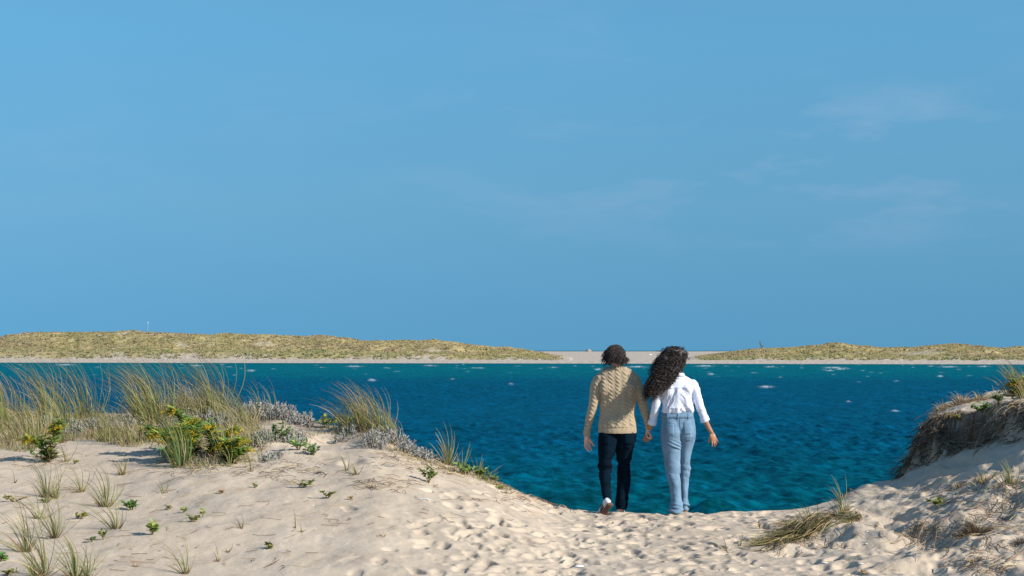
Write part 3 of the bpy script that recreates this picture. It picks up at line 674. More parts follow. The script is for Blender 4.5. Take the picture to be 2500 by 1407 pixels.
for c_ in ([(1466, 1061), (1489, 1061), (1488, 1086), (1467, 1086)], [(1523, 1061), (1547, 1061), (1546, 1086), (1524, 1086)]):
    pch = project_patch(bj, YM, c_, 6, 6, .002, .004)
    if pch: q = MB(); q.add(*pch); q.build('back_pocket', M['navy'], jo, man.location)
gx_, gy_ = pt(1472, 1250, YM-.30).x, YM-.27
shoe(man, (gx_, gy_, gz(gx_, gy_)-.008), math.radians(30), math.radians(40), stripes=True)
gx_ = pt(1516, 1250, YM+.2).x; shoe(man, (gx_, YM+.26, gz(pt(1516, 0, YM+.1).x, YM+.1)-.015), math.radians(-4), 0, stripes=True)
# hair
def hair_strands(mb, c, r, n, length, curl, cr_, wind, rad, rg, top=-.25, seg=12, face_clear=True, rooty=1.0, lift=.9, hug=1.04):
    c = Vector(c)
    for _ in range(n):
        while True:
            d = Vector((rg.gauss(0, 1), rg.gauss(0, 1), rg.gauss(0, 1))).normalized()
            if d.z > top and not (face_clear and d.y > .45 and d.z < .62): break
        p = c+Vector((d.x*r[0], d.y*r[1], d.z*r[2]))*rooty; L = length*rg.uniform(.4, 1.15); st = L/seg
        dirn = (d*lift+Vector((0, -.1, .1))+wind*.4).normalized(); ph = rg.uniform(0, 2*PI); fq = cr_*rg.uniform(.8, 1.25); pts = []
        q = p.copy()
        for i in range(seg+1):
            t = i/seg; a = ph+fq*t*L
            sx = dirn.orthogonal().normalized(); sy = dirn.cross(sx)
            pts.append(q+sx*math.cos(a)*curl*min(1, t*3)+sy*math.sin(a)*curl*min(1, t*3))
            dirn = (dirn+Vector((0, 0, -.30))+wind*.42+Vector((rg.gauss(0, .1), rg.gauss(0, .1), rg.gauss(0, .1)))).normalized(); q = q+dirn*st
            e_ = q-c; m_ = math.sqrt((e_.x/r[0])**2+(e_.y/r[1])**2+(e_.z/r[2])**2)
            if m_ < hug: q = c+e_*(hug/m_)
        vs = []; fs = []
        for i, pp in enumerate(pts):
            dd = (pts[min(i+1, seg)]-pts[max(i-1, 0)]).normalized(); ax = dd.orthogonal().normalized(); ay = dd.cross(ax); rr_ = rad*(1-.6*(i/seg)**2)
            for k in range(3): vs.append(pp+ax*rr_*math.cos(k*2.094)+ay*rr_*math.sin(k*2.094))
        for i in range(seg):
            for k in range(3): fs.append((i*3+k, i*3+(k+1) % 3, i*3+3+(k+1) % 3, i*3+3+k))
        mb.add(vs, fs)
rg = random.Random(5)
hm = union([blob(pt(1506, 866, YM-.012), (.090, .106, .098)), blob(pt(1509, 878, YM-.045), (.086, .068, .046)), blob(pt(1492, 870, YM-.045), (.062, .062, .05)), blob(pt(1521, 881, YM-.03), (.052, .07, .035))], .006, 3)
v, n_ = vget(hm); v += n_*(fold_noise(v, 26, 20, 34, 1, 3)*.011)[:, None]; vset(hm, v)
mb = MB(); vv = [tuple(x) for x in v]; mb.add(vv, [tuple(p.vertices) for p in hm.polygons])
hair_strands(mb, pt(1506, 867, YM-.012), (.091, .106, .098), 620, .11, .003, 45, Vector((-.34, -.05, -.05)), .0034, rg, top=-.6, seg=9, lift=.15, hug=1.01)
for _ in range(1): hair_strands(mb, pt(1510, 879, YM-.045), (.086, .066, .044), 260, .06, .004, 60, Vector((-.2, -.08, .1)), .0034, rg, top=-.6, seg=7, face_clear=False, lift=.3, hug=1.01)
mb.build('hair', M['hair_brown'], man, man.location)

# ---- woman
YW = 20.14; S = YW/F
wom = empty('person', (pt(1655, 1250, YW).x, YW, gz(pt(1655, 1250, YW).x, YW)), 'person in white shirt and light blue jeans with long black curly hair', 'person', 'couple walking hand in hand')
torso_w = [(1640, 1672, 917, .01, .05), (1624, 1684, 924, 0, .075), (1610, 1697, 933, 0, .09), (1607, 1700, 945, 0, .10), (1612, 1694, 960, 0, .108), (1616, 1693.5, 980, -.005, .112), (1616, 1694, 997, -.01, .115), (1614.5, 1693, 1006, -.005, .108), (1616, 1691, 1011, 0, .095)]
armL_w = [(1612, 942, 0, .050), (1606.5, 965, -.01, .050), (1602, 990, 0, .046), (1597.5, 1012, .03, .043), (1593, 1031, .06, .044)]
foreL_w = [(1597, 1016, .035, .026), (1591, 1035, .06, .030), (1586, 1047, .08, .025), (1583, 1054, .10, .024)]
armR_w = [(1693, 940, 0, .052), (1700, 960, -.01, .049), (1706.5, 985, -.02, .045), (1713, 1005, .0, .044), (1720, 1023, .02, .045)]
foreR_w = [(1714, 1008, .005, .028), (1720, 1022, .02, .031), (1729, 1042, .04, .026), (1737, 1056, .05, .022)]
legL_w = [(1616, 1662, 1008, 0, .095), (1615, 1665, 1030, -.01, .115), (1613.5, 1667, 1055, -.02, .125), (1614, 1664, 1078, -.02, .118), (1618, 1662, 1100, -.02, .10), (1623.5, 1662, 1130, -.02, .082), (1627.5, 1661, 1155, -.04, .074), (1634, 1662, 1185, -.07, .078), (1636, 1662.5, 1215, -.09, .086), (1634, 1667, 1238, -.10, .095), (1633, 1668, 1249, -.10, .098)]
legR_w = [(1650, 1692, 1008, 0, .095), (1648, 1696, 1030, 0, .115), (1650, 1699, 1055, 0, .122), (1654, 1697, 1075, .02, .115), (1656, 1690, 1098, .04, .10), (1658, 1684, 1125, .06, .082), (1657, 1685, 1150, .08, .074), (1658, 1682, 1180, .08, .072), (1659, 1679.5, 1210, .08, .076), (1660, 1681, 1228, .08, .082), (1663, 1680, 1244, .08, .07)]
hcw = pt(1648, 876, YW+.01); hp, eyes = head_parts(hcw, 49*S, tilt=0, turn=-.15)
body = hp+[tube([pt(1649, 885, YW-.01), pt(1651, 902, YW), pt(1654, 918, YW), pt(1655, 926, YW)], [.047, .046, .05, .07], 18)]
body += [sil(YW, shrink(torso_w, .78)), sil(YW, shrink(legL_w[:6], .8)), sil(YW, shrink(legR_w[:6], .8)), arm(YW, armL_w, .8), arm(YW, armR_w, .8), arm(YW, foreL_w), arm(YW, foreR_w)]
body += [tube([pt(1643, 1120, YW-.02), pt(1646, 1160, YW-.045), pt(1650, 1200, YW-.08), pt(1651, 1246, YW-.10)], [.055, .045, .034, .028]), tube([pt(1671, 1115, YW+.06), pt(1671, 1160, YW+.08), pt(1670, 1200, YW+.08), pt(1672, 1246, YW+.08)], [.055, .042, .030, .028])]
wrw = pt(1737, 1057, YW+.05); body += hand(wrw, (.34, .10, -.93), (-.35, .93, 0), -1, .95, (.10, .10, .14, .18), (.20, .05, -.07, -.24), (.35, .4))
wlw = pt(1583.5, 1053, YW+.10); body += hand(wlw, (-.22, .12, -1), (-.35, .9, 0), 1, .95, (.55, .55, .55, .6), (.06, 0, -.04, -.08), (.3, .5))
finish(union(body, .0045, 2), 'body', M['skin_brown'], wom)
for x in eyes: e = MB(); e.add(*x); e.build('eye', M['eye'], wom, wom.location)
sh = union([sil(YW, torso_w), arm(YW, armL_w), arm(YW, armR_w), blob(pt(1614, 938, YW), (.055, .07, .05)), blob(pt(1690, 938, YW), (.058, .07, .05)), blob(pt(1655, 996, YW-.02), (.165, .112, .045)),
            blob(pt(1635, 955, YW-.055), (.07, .06, .09)), blob(pt(1675, 955, YW-.055), (.07, .06, .09)), tube([pt(1655, 914, YW), pt(1655, 924, YW)], [.055, .085], 20, round_ends=False)], .005, 3)
v, n_ = vget(sh); x = v[:, 0]; z = v[:, 2]; tors = (np.abs(x-pt(1654, 0, YW).x) < .17)
back = np.clip(-n_[:, 1]*1.3, 0, 1)
# diagonal drapes from the right shoulder blade, vertical pleats below the yoke
q1 = fbm((x*.8+z*.6)*16, (x*.6-z*.8)*4.5, 3); q2 = fbm((x*.9-z*.35)*20+4, z*5, 3); yoke = float(pt(0, 946, YW).z)
disp = np.where(tors, (q1*.020*smooth(1650, 1675, 1250+x/v[:, 1]*F)+q2*.016*smooth(1675, 1640, 1250+x/v[:, 1]*F))*smooth(yoke+.01, yoke-.04, z)*(.4+.6*back), fold_noise(v, 12, 8, 22, 7)*.0035)
disp += np.where(tors, .005*np.exp(-((z-yoke)/.006)**2), 0)
disp += np.where(tors, .005*np.maximum(0, np.sin(x*150+np.sin(z*20)))*np.exp(-((z-float(pt(0, 1003, YW).z))/.03)**2), 0)
v += n_*disp[:, None]; vset(sh, v); sho = finish(sh, 'shirt', M['shirt'], wom)
cl = MB(); rr = [pt(1655, 916.5, YW)+Vector((.058*math.cos(2*PI*i/24), .056*math.sin(2*PI*i/24), .004)) for i in range(24)]
for p in rr: pass
vs = []; fs = []
for i, p in enumerate(rr):
    c0 = pt(1655, 916.5, YW); o_ = (p-c0)
    vs += [c0+o_*1.0+Vector((0, 0, .022)), c0+o_*1.12+Vector((0, 0, .018)), c0+o_*1.40+Vector((0, 0, -.018)), c0+o_*1.18+Vector((0, 0, -.012))]
for i in range(24):
    j = (i+1) % 24
    for k in range(4): fs.append((i*4+k, j*4+k, j*4+(k+1) % 4, i*4+(k+1) % 4))
cl.add(vs, fs); cl.build('collar', M['shirt'], sho, wom.location)
for rows_, a, b_ in ((armL_w, 3, 4), (armR_w, 3, 4)):
    p, q = pt(rows_[a][0], rows_[a][1], YW+rows_[a][2]), pt(rows_[b_][0], rows_[b_][1], YW+rows_[b_][2]); d = (q-p).normalized()
    cu = MB(); cu.add(*tube([q-d*.028, q+d*.024], [.0475, .0505], 18, round_ends=False)); cu.build('cuff', M['shirt'], sho, wom.location)
jw = union([sil(YW, legL_w), sil(YW, legR_w), blob(pt(1641, 1056, YW-.060), (.100, .095, .115)), blob(pt(1676, 1056, YW-.045), (.092, .092, .115)), blob(pt(1650, 1247, YW-.14), (.078, .07, .03)),
            sil(YW, [(1614, 1693, 1006, 0, .112), (1614, 1694, 1020, 0, .118), (1615, 1696, 1035, 0, .12), (1624, 1688, 1050, 0, .112), (1636, 1682, 1066, 0, .09)])], .005, 2)
v, n_ = vget(jw); x = v[:, 0]; z = v[:, 2]
def zz(r): return float(pt(0, r, YW).z)
Lg = (x < pt(1662, 0, YW).x)
kz = .9*np.exp(-((z-zz(1090))/.07)**2)*Lg+.5*np.exp(-((z-zz(1150))/.09)**2)+1.1*np.exp(-((z-zz(1240))/.07)**2)+.35*np.exp(-((z-zz(1040))/.05)**2)
disp = fbm(x*5+3, z*26+x*9, 3)*.012*kz+fold_noise(v, 6, 4, 4, 5)*.010*smooth(zz(1080), zz(1160), z)+.006*np.sin((z+x*.5)*170)*np.exp(-((z-zz(1088))/.045)**2)*Lg
disp += .010*np.sin(z*130+x*30)*np.exp(-((z-zz(1240))/.05)**2)
v += n_*disp[:, None]; vset(jw, v); bw = bvh_of(jw); jwo = finish(jw, 'jeans', M['denim'], wom)
def patch(name, c_, nx, ny, off, mat, parent, bv, Y0, root):
    pch = project_patch(bv, Y0, c_, nx, ny, off, .004)
    if pch: q = MB(); q.add(*pch); return q.build(name, mat, parent, root.location)
patch('back_pocket', [(1669, 1030), (1686, 1028), (1686, 1060), (1671, 1062)], 7, 8, .003, M['denim'], jwo, bw, YW, wom)
patch('back_pocket', [(1622, 1034), (1645, 1036), (1645, 1064), (1625, 1063)], 7, 8, .0012, M['denim'], jwo, bw, YW, wom)
patch('waistband', [(1616, 1012), (1691.5, 1011), (1692, 1021), (1616, 1022)], 24, 2, .005, M['denim'], jwo, bw, YW, wom)
for bx in (1630, 1655, 1680): patch('belt_loop', [(bx-1, 1010), (bx+1.6, 1010), (bx+1.6, 1023), (bx-1, 1023)], 2, 3, .009, M['denim'], jwo, bw, YW, wom)
patch('back_seam', [(1658.4, 1022), (1660, 1022), (1663.5, 1074), (1662, 1074)], 1, 12, .003, M['denim_dark'], jwo, bw, YW, wom)
gx_ = pt(1650, 0, YW-.1).x; shoe(wom, (gx_, YW+.03, gz(gx_, YW-.1)-.01), .05, 0, .25, .046, 'shoe_white', 'sole_white')
gx_ = pt(1673, 0, YW+.1).x; shoe(wom, (gx_, YW+.22, gz(gx_, YW+.1)-.008), -.1, .10, .25, .046, 'tan_shoe', 'sole_white')
br = MB(); c0 = pt(1584.5, 1051.5, YW+.092); rr = [c0+Vector((.031*math.cos(2*PI*i/20), .031*math.sin(2*PI*i/20), .006*math.cos(2*PI*i/20))) for i in range(21)]
br.add(*tube(rr, [.0045]*21, 6, k=1, side=(0, 0, 1), round_ends=False)); br.build('bracelet', M['metal'], wom, wom.location)
# curly hair: dark mass blown to the left and towards the camera, covered with loose curls
core = [(1650, 871, -.02, .100, .115, .098), (1640, 876, -.06, .118, .09, .090), (1634, 888, -.08, .135, .085, .085), (1627, 902, -.11, .120, .085, .075), (1622, 915, -.14, .105, .08, .07), (1612, 927, -.17, .085, .07, .06), (1604, 937, -.19, .065, .055, .05), (1598, 948, -.20, .045, .04, .04)]
hw = union([blob(pt(a, b_, YW+c_), (rx, ry, rz)) for a, b_, c_, rx, ry, rz in core], .008, 2)
v, n_ = vget(hw); v += n_*(fold_noise(v, 16, 14, 19, 3, 3)*.028)[:, None]; vset(hw, v)
mb = MB(); mb.add([tuple(a) for a in v], [tuple(p.vertices) for p in hw.polygons]); rg = random.Random(9)
for a, b_, c_, rx, ry, rz in core:
    hair_strands(mb, pt(a, b_, YW+c_), (rx, ry, rz), 165, .15, .010, 125, Vector((-.42, -.05, .06)), .0034, rg, top=-.9, seg=22, lift=.55, face_clear=(b_ < 880))
hair_strands(mb, pt(1645, 872, YW-.02), (.10, .11, .098), 150, .12, .011, 110, Vector((-.55, 0, .30)), .0022, rg, top=-.2, seg=16)
mb.build('hair', M['hair_black'], wom, wom.location)
# ------------------------------------------------------------------ plants
def mixc(a, b, t): return tuple(a[i]*(1-t)+b[i]*t for i in range(3))
def jit(c, rg, k=.15): f = 1+rg.uniform(-k, k); return tuple(max(0, x*f*(1+rg.uniform(-.05, .05))) for x in c)
GREEN = (.13, .195, .045); OLIVE = (.25, .225, .05); BLUEG = (.14, .215, .10); TANC = (.37, .27, .15); BROWN = (.17, .10, .06); RED = (.30, .17, .10); STRAW = (.50, .39, .23)
WIND = Vector((-1, .12, 0))
def blade(mb, p, L, w, out, up, windk, droop, c0, c1, rg, seg=6, ground=True, curl=0.0):
    """one grass blade: starts up+out, bends with the wind, droops at the tip"""
    d = (Vector((0, 0, up))+Vector(out)).normalized(); q = Vector(p); st = L/seg; side = Vector((rg.uniform(-1, 1), rg.uniform(-.35, .35), 0)).normalized()
    vs = []; cs = []
    for i in range(seg+1):
        t = i/seg; s_ = (side-d*side.dot(d)); s_ = s_.normalized() if s_.length > 1e-3 else side
        ww = w*(1-t**1.6)*.5+.0006
        vs += [q-s_*ww, q+s_*ww]; cc = mixc(c0, c1, t); cs += [cc, cc]
        d = (d+WIND*windk*(t+.12)+Vector((0, 0, -droop*(t+.05)))).normalized(); q = q+d*st
        if ground and q.y < 40:
            g = gz(q.x, q.y)+.006
            if q.z < g: q.z = g; d.z = max(d.z, 0)
    mb.add(vs, [(2*i, 2*i+1, 2*i+3, 2*i+2) for i in range(seg)], cs)
def clump(px, py, h, w, label, group, n=60, wind=.22, droop=.10, dry=.3, green=GREEN, tip=TANC, spread=.35, Y=None, bw=.0075, name='grass_clump', cat='grass clump', seed=None, root=True, lean=(0, 0), dcol=None, hvar=(.45, 1.2)):
    """h, w height and base width in photo pixels"""
    rg = random.Random(seed if seed is not None else int(px*7+py*13))
    p = hit(px, py) if Y is None else Vector(((px-1250)/F*Y, Y, gz((px-1250)/F*Y, Y)))
    mpp = p.y/F; hm_, wm = h*mpp, w*mpp
    o = empty(name, p, label, cat, group)
    G_ = MB(); D_ = MB()
    for i in range(n):
        r = abs(rg.gauss(0, .5)); a = rg.uniform(0, 2*PI); bx = p.x+math.cos(a)*r*wm*.5; by = p.y+math.sin(a)*r*wm*.5
        b_ = Vector((bx, by, gz(bx, by)-.01)); out_ = (math.cos(a)*spread*r*1.3+lean[0]+rg.gauss(0, .06), math.sin(a)*spread*r+lean[1]+rg.gauss(0, .06), 0)
        L = hm_*rg.uniform(*hvar)*1.08; isd = rg.random() < dry
        if isd: blade(D_, b_, L*rg.uniform(.45, .9), bw*.9, (out_[0]*1.5, out_[1]*1.5, 0), 1, wind*rg.uniform(.6, 1.3), droop*2, jit(dcol or (BROWN if rg.random() < .35 else TANC), rg, .25), jit(dcol and mixc(dcol, TANC, .4) or STRAW, rg, .25), rg)
        else:
            c = jit(mixc(green, rg.choice([OLIVE, BLUEG, green]), rg.random()*.7), rg, .32)
            blade(G_, b_, L, bw, out_, 1, wind*rg.uniform(.6, 1.25), droop*rg.uniform(.5, 1.6), c, mixc(c, jit(tip, rg, .2), rg.uniform(.25, .95)), rg, 7)
    if root:
        for i in range(int(n*.35)+4):
            a = rg.uniform(0, 2*PI); r = rg.random()*wm*.4; bx, by = p.x+math.cos(a)*r, p.y+math.sin(a)*r
            blade(D_, (bx, by, gz(bx, by)-.01), hm_*rg.uniform(.12, .34), bw, (math.cos(a)*.7, math.sin(a)*.7, 0), 1, wind*.5, .25, jit(BROWN, rg, .3), jit(TANC, rg, .3), rg, 4)
    if n <= 12:
        for B_ in (G_, D_): B_._fs = set(B_.f)
        for B_, mt in ((G_, 'grass'), (D_, 'dry')):
            k = 0
            while k < len(B_.v):
                fcs = []; st_ = k; k += 2
                while (k-2, k-1, k+1, k) in B_._fs: fcs.append((k-2-st_, k-1-st_, k+1-st_, k-st_)); k += 2
                q_ = MB(); q_.v = B_.v[st_:k]; q_.c = B_.c[st_:k]; q_.f = fcs
                q_.build('blade', M[mt], o, p)
        return o
    if G_.v: G_.build('green_blades', M['grass'], o, p)
    if D_.v: D_.build('dry_blades', M['dry'], o, p)
    return o
def leaf(mb, p, d, n_, L, w, c, rg, k=4, fold=.15):
    """pointed or rounded leaf"""
    d = Vector(d).normalized(); s_ = d.cross(Vector(n_)); s_ = s_.normalized() if s_.length > 1e-3 else d.orthogonal().normalized(); n2 = s_.cross(d).normalized()
    vs = []; cs = []
    for i in range(k+1):
        t = i/k; ww = w*math.sin(PI*min(1, t*.9+.1))**.7*.5 if t < 1 else .0005
        q = Vector(p)+d*L*t-n2*L*.18*t*t
        vs += [q-s_*ww+n2*ww*fold*2, q, q+s_*ww+n2*ww*fold*2]; cs += [c]*3
    fs = []
    for i in range(k):
        a = i*3; fs += [(a, a+1, a+4, a+3), (a+1, a+2, a+5, a+4)]
    mb.add(vs, fs, cs)
def stemtube(mb, pts, r0, r1, c, n=5):
    vs, fs = tube(pts, list(np.linspace(r0, r1, len(pts))), n, k=2, round_ends=False); mb.add(vs, fs, c)
def rdir(rg): return Vector((rg.gauss(0, 1), rg.gauss(0, 1), rg.gauss(0, 1))).normalized()
def sprig(px, py, h, w, label, group, green=(.13, .20, .04), n=22, ll=.045, lw=.022, name='leafy_plant', cat='plant', yellow=.3, Y=None, flat=.4, dark=0):
    rg = random.Random(int(px*3+py*17)); p = hit(px, py) if Y is None else Vector(((px-1250)/F*Y, Y, gz((px-1250)/F*Y, Y)))
    m_ = p.y/F; o = empty(name, p, label, cat, group); S_ = MB(); L_ = MB(); ns = max(3, n//8)
    for k in range(ns):
        a = rg.uniform(0, 2*PI); tipx = math.cos(a)*w*m_*.45; tip = p+Vector((tipx, math.sin(a)*w*m_*.3, h*m_*rg.uniform(.55, 1)*(1-.3*abs(math.cos(a)))))
        mid = (p+tip)/2+Vector((0, 0, h*m_*.12)); stemtube(S_, [p-Vector((0, 0, .01)), mid, tip], .004, .002, jit((.22, .17, .07), rg))
        for i in range(max(3, n//ns)):
            t = rg.uniform(.25, 1); q = (p*(1-t)**2+mid*2*t*(1-t)+tip*t*t); d = rdir(rg); d.z = abs(d.z)*flat+.1; 
            c = mixc(green, (.33, .33, .07), rg.random()*yellow*2 if rg.random() < .6 else 0)
            leaf(L_, q, d, (rg.gauss(0, .4), rg.gauss(0, .4)-.3, 1), ll*rg.uniform(.6, 1.15), lw*rg.uniform(.7, 1.1), jit(c, rg, .25), rg)
    S_.build('stem', M['twig'], o, p); L_.build('leaves', M['leaf'], o, p); return o
def goldenrod(px, py, h, w, label, group, stems=3, Y=None, tips=None, seed=1):
    """seaside goldenrod: arching leafy stems with one-sided plumes of yellow flowers"""
    rg = random.Random(seed); p = hit(px, py) if Y is None else Vector(((px-1250)/F*Y, Y, gz((px-1250)/F*Y, Y)))
    m_ = p.y/F; o = empty(name := 'goldenrod_plant', p, label, 'goldenrod', group)
    for k in range(stems):
        if tips: tx, tz = tips[k]; tx = (tx-px)*m_; tz = (py-tz)*m_
        else: tx = rg.uniform(-.5, .5)*w*m_; tz = h*m_*rg.uniform(.7, 1)
        b_ = p+Vector((rg.uniform(-.04, .04), rg.uniform(-.04, .04), -.02)); tip = p+Vector((tx, rg.uniform(-.1, .1), tz)); mid = p+Vector((tx*.35, 0, tz*.62))
        S_ = MB(); L_ = MB(); Fm = MB(); P_ = catmull([b_, mid, tip], 8); stemtube(S_, [b_, mid, tip], .006, .003, jit((.16, .12, .05), rg))
        for i, q in enumerate(P_[2:], 2):
            t = i/len(P_)
            for _ in range(11 if t < .75 else 5):
                a = rg.uniform(0, 2*PI); d = Vector((math.cos(a), math.sin(a), rg.uniform(.2, .9))); c = (.34, .37, .06) if rg.random() < .45 else (.15, .26, .06)
                if t < .3 and rg.random() < .6: c = (.13, .085, .05)
                leaf(L_, q+rdir(rg)*.02, d, (0, -.3, 1), rg.uniform(.08, .15)*(1-.3*t), .030, jit(c, rg, .25), rg)
        for _ in range(10):      # flowering side branches arching over
            t = rg.uniform(.66, 1.0); q = P_[min(len(P_)-1, int(t*(len(P_)-1)))]; a = rg.uniform(0, 2*PI); d = Vector((math.cos(a)*.9-.3, math.sin(a)*.6, .5)); pts = [q]
            for s_ in range(5): d = (d+Vector((-.12, 0, -.25))).normalized(); q = q+d*.024; pts.append(q)
            for q in pts[1:]:
                for _k in range(9):
                    leaf(Fm, q+rdir(rg)*.012, rdir(rg), rdir(rg), .015, .013, jit((.50, .34, .02) if rg.random() < .7 else (.32, .32, .03), rg, .25), rg, 2)
        S_.build('stem', M['twig'], o, p); L_.build('leaves', M['leaf'], o, p); Fm.build('flower_plume', M['flower'], o, p)
    return o
def silver(px, py, w, h, label, group, n=90, Y=None, green=0.0, depth=.25):
    """low mound of felted silver shoots"""
    rg = random.Random(int(px*5+py)); p = hit(px, py) if Y is None else Vector(((px-1250)/F*Y, Y, gz((px-1250)/F*Y, Y)))
    m_ = p.y/F; o = empty('silver_shrub', p, label, 'silver shrub', group); S_ = MB(); L_ = MB()
    for i in range(n):
        a = rg.uniform(-1, 1); bx = p.x+a*w*m_*.5; by = p.y+rg.uniform(-1, 1)*depth; hh = h*m_*rg.uniform(.45, 1.1)*math.sqrt(max(.1, 1-a*a*.75)); b_ = Vector((bx, by, gz(bx, by)-.01))
        tip = b_+Vector((rg.gauss(-.02, .035), rg.gauss(0, .03), hh)); stemtube(S_, [b_, (b_+tip)/2, tip], .005, .003, jit((.26, .22, .19), rg, .2), 4)
        for j in range(9):
            t = rg.uniform(.3, 1); q = b_+(tip-b_)*t; d = rdir(rg); d.z = abs(d.z)+.5
            c = mixc((.40, .41, .40), (.22, .20, .17), rg.random()*.9) if rg.random() > green else (.16, .22, .09)
            leaf(L_, q, d, rdir(rg), rg.uniform(.022, .04), .014, jit(c, rg, .18), rg, 2)
    S_.build('stem', M['twig'], o, p); L_.build('leaves', M['silver'], o, p); return o

GR = 'windblown beach grass clumps along the left dune ridge'; GS = 'sparse beach grass tufts on the left sand slope'; GP = 'small leafy plants on the sand'; GSV = 'silver shrubs on the left dune'; GG = 'goldenrod plants'
# tall windblown grass on the ridge
TALL = [ # px, base py, h, w, n, dry, Y, label
 (14, 1050, 185, 70, 110, .25, None, 'tall grass clump cut by the left edge of the picture'),
 (62, 1075, 150, 90, 130, .35, None, 'olive grass clump above the small goldenrod at far left'),
 (112, 1020, 150, 60, 120, .2, 24.6, 'bright tall grass clump with tips over the far shoreline, second from the left edge'),
 (158, 1050, 140, 70, 90, .3, None, 'thin grass clump just right of the bright tall one at left'),
 (205, 1030, 160, 70, 90, .25, 24.6, 'slender leaning grass clump in front of open water at left'),
 (262, 1078, 95, 44, 55, .35, None, 'short green clump standing at the edge of the bare sand'),
 (312, 1085, 85, 50, 50, .35, None, 'short loose clump right of the one at the sand edge'),
 (335, 1020, 130, 50, 110, .15, 24.4, 'dense clump at the left side of the olive hump of grass'),
 (378, 1035, 165, 75, 240, .15, None, 'largest and densest olive green clump on the ridge'),
 (450, 1010, 130, 60, 90, .45, 24.2, 'feathery clump rising above the brown thatch'),
 (512, 1015, 155, 50, 150, .25, None, 'tall clump with tips nearest the far shore, behind the goldenrods'),
 (545, 1020, 105, 46, 70, .5, None, 'tan clump right of the tallest one'),
 (590, 1040, 112, 55, 110, .5, None, 'reddish tan clump at the start of the silver shrubs'),
 (628, 1010, 85, 16, 14, .2, None, 'few thin blades over the left part of the silver shrubs'),
 (664, 1015, 90, 14, 12, .2, None, 'pair of long thin blades over the middle of the silver shrubs'),
 (700, 1015, 55, 14, 8, .2, None, 'tiny wisp of grass over the right part of the silver shrubs'),
 (838, 1040, 90, 26, 46, .3, 21.9, 'left and smaller clump of the arching group over the water'),
 (882, 1052, 125, 60, 190, .35, None, 'big arching clump bent left over the water'),
 (925, 1062, 118, 45, 110, .4, None, 'right flank of the big arching clump, long curved blades'),
 (965, 1080, 95, 40, 45, .3, None, 'thin clump with single blades above the round silver shrub'),
]
for px, py, h, w, n, dry, Y, lb in TALL:
    clump(px, py, h*.93, w*1.45, lb, GR, n=int(n*1.12), hvar=(.25, 1.22), wind=.31, droop=.07, dry=dry, Y=Y, green=mixc((.185, .27, .055), OLIVE, .25), tip=(.36, .20, .12), spread=.45, bw=.0056)
clump(1092, 1135, 92, 30, 'spiky green clump alone on the falling ridge above the water', GR, n=30, wind=.12, droop=.05, dry=.25, spread=.8, Y=None, bw=.009)
clump(1128, 1140, 62, 22, 'small stiff tuft right of the spiky green clump', GR, n=12, wind=.04, droop=.03, dry=.3, spread=.7, lean=(.25, 0))
clump(1168, 1158, 50, 24, 'short upright tuft beside the green seaside leaves', GR, n=16, wind=.02, droop=.03, dry=.3, spread=.9, lean=(.2, 0))
clump(1196, 1172, 30, 24, 'lowest tuft of green at the end of the left ridge vegetation', GR, n=14, wind=-.05, dry=.3, spread=.9, lean=(.4, 0))
clump(440, 1140, 110, 50, 'fresh green clump in front of the goldenrods, tips bent left', GR, n=80, wind=.17, droop=.08, dry=.2, green=(.13, .22, .07), tip=OLIVE, bw=.010)
clump(548, 1125, 120, 40, 'light green blades rising through the right goldenrod', GR, n=30, wind=.08, dry=.2, green=(.22, .27, .08))
clump(1215, 1186, 14, 20, 'small rust coloured tuft at the lower end of the left ridge', GR, n=30, wind=.0, dry=1, spread=1)
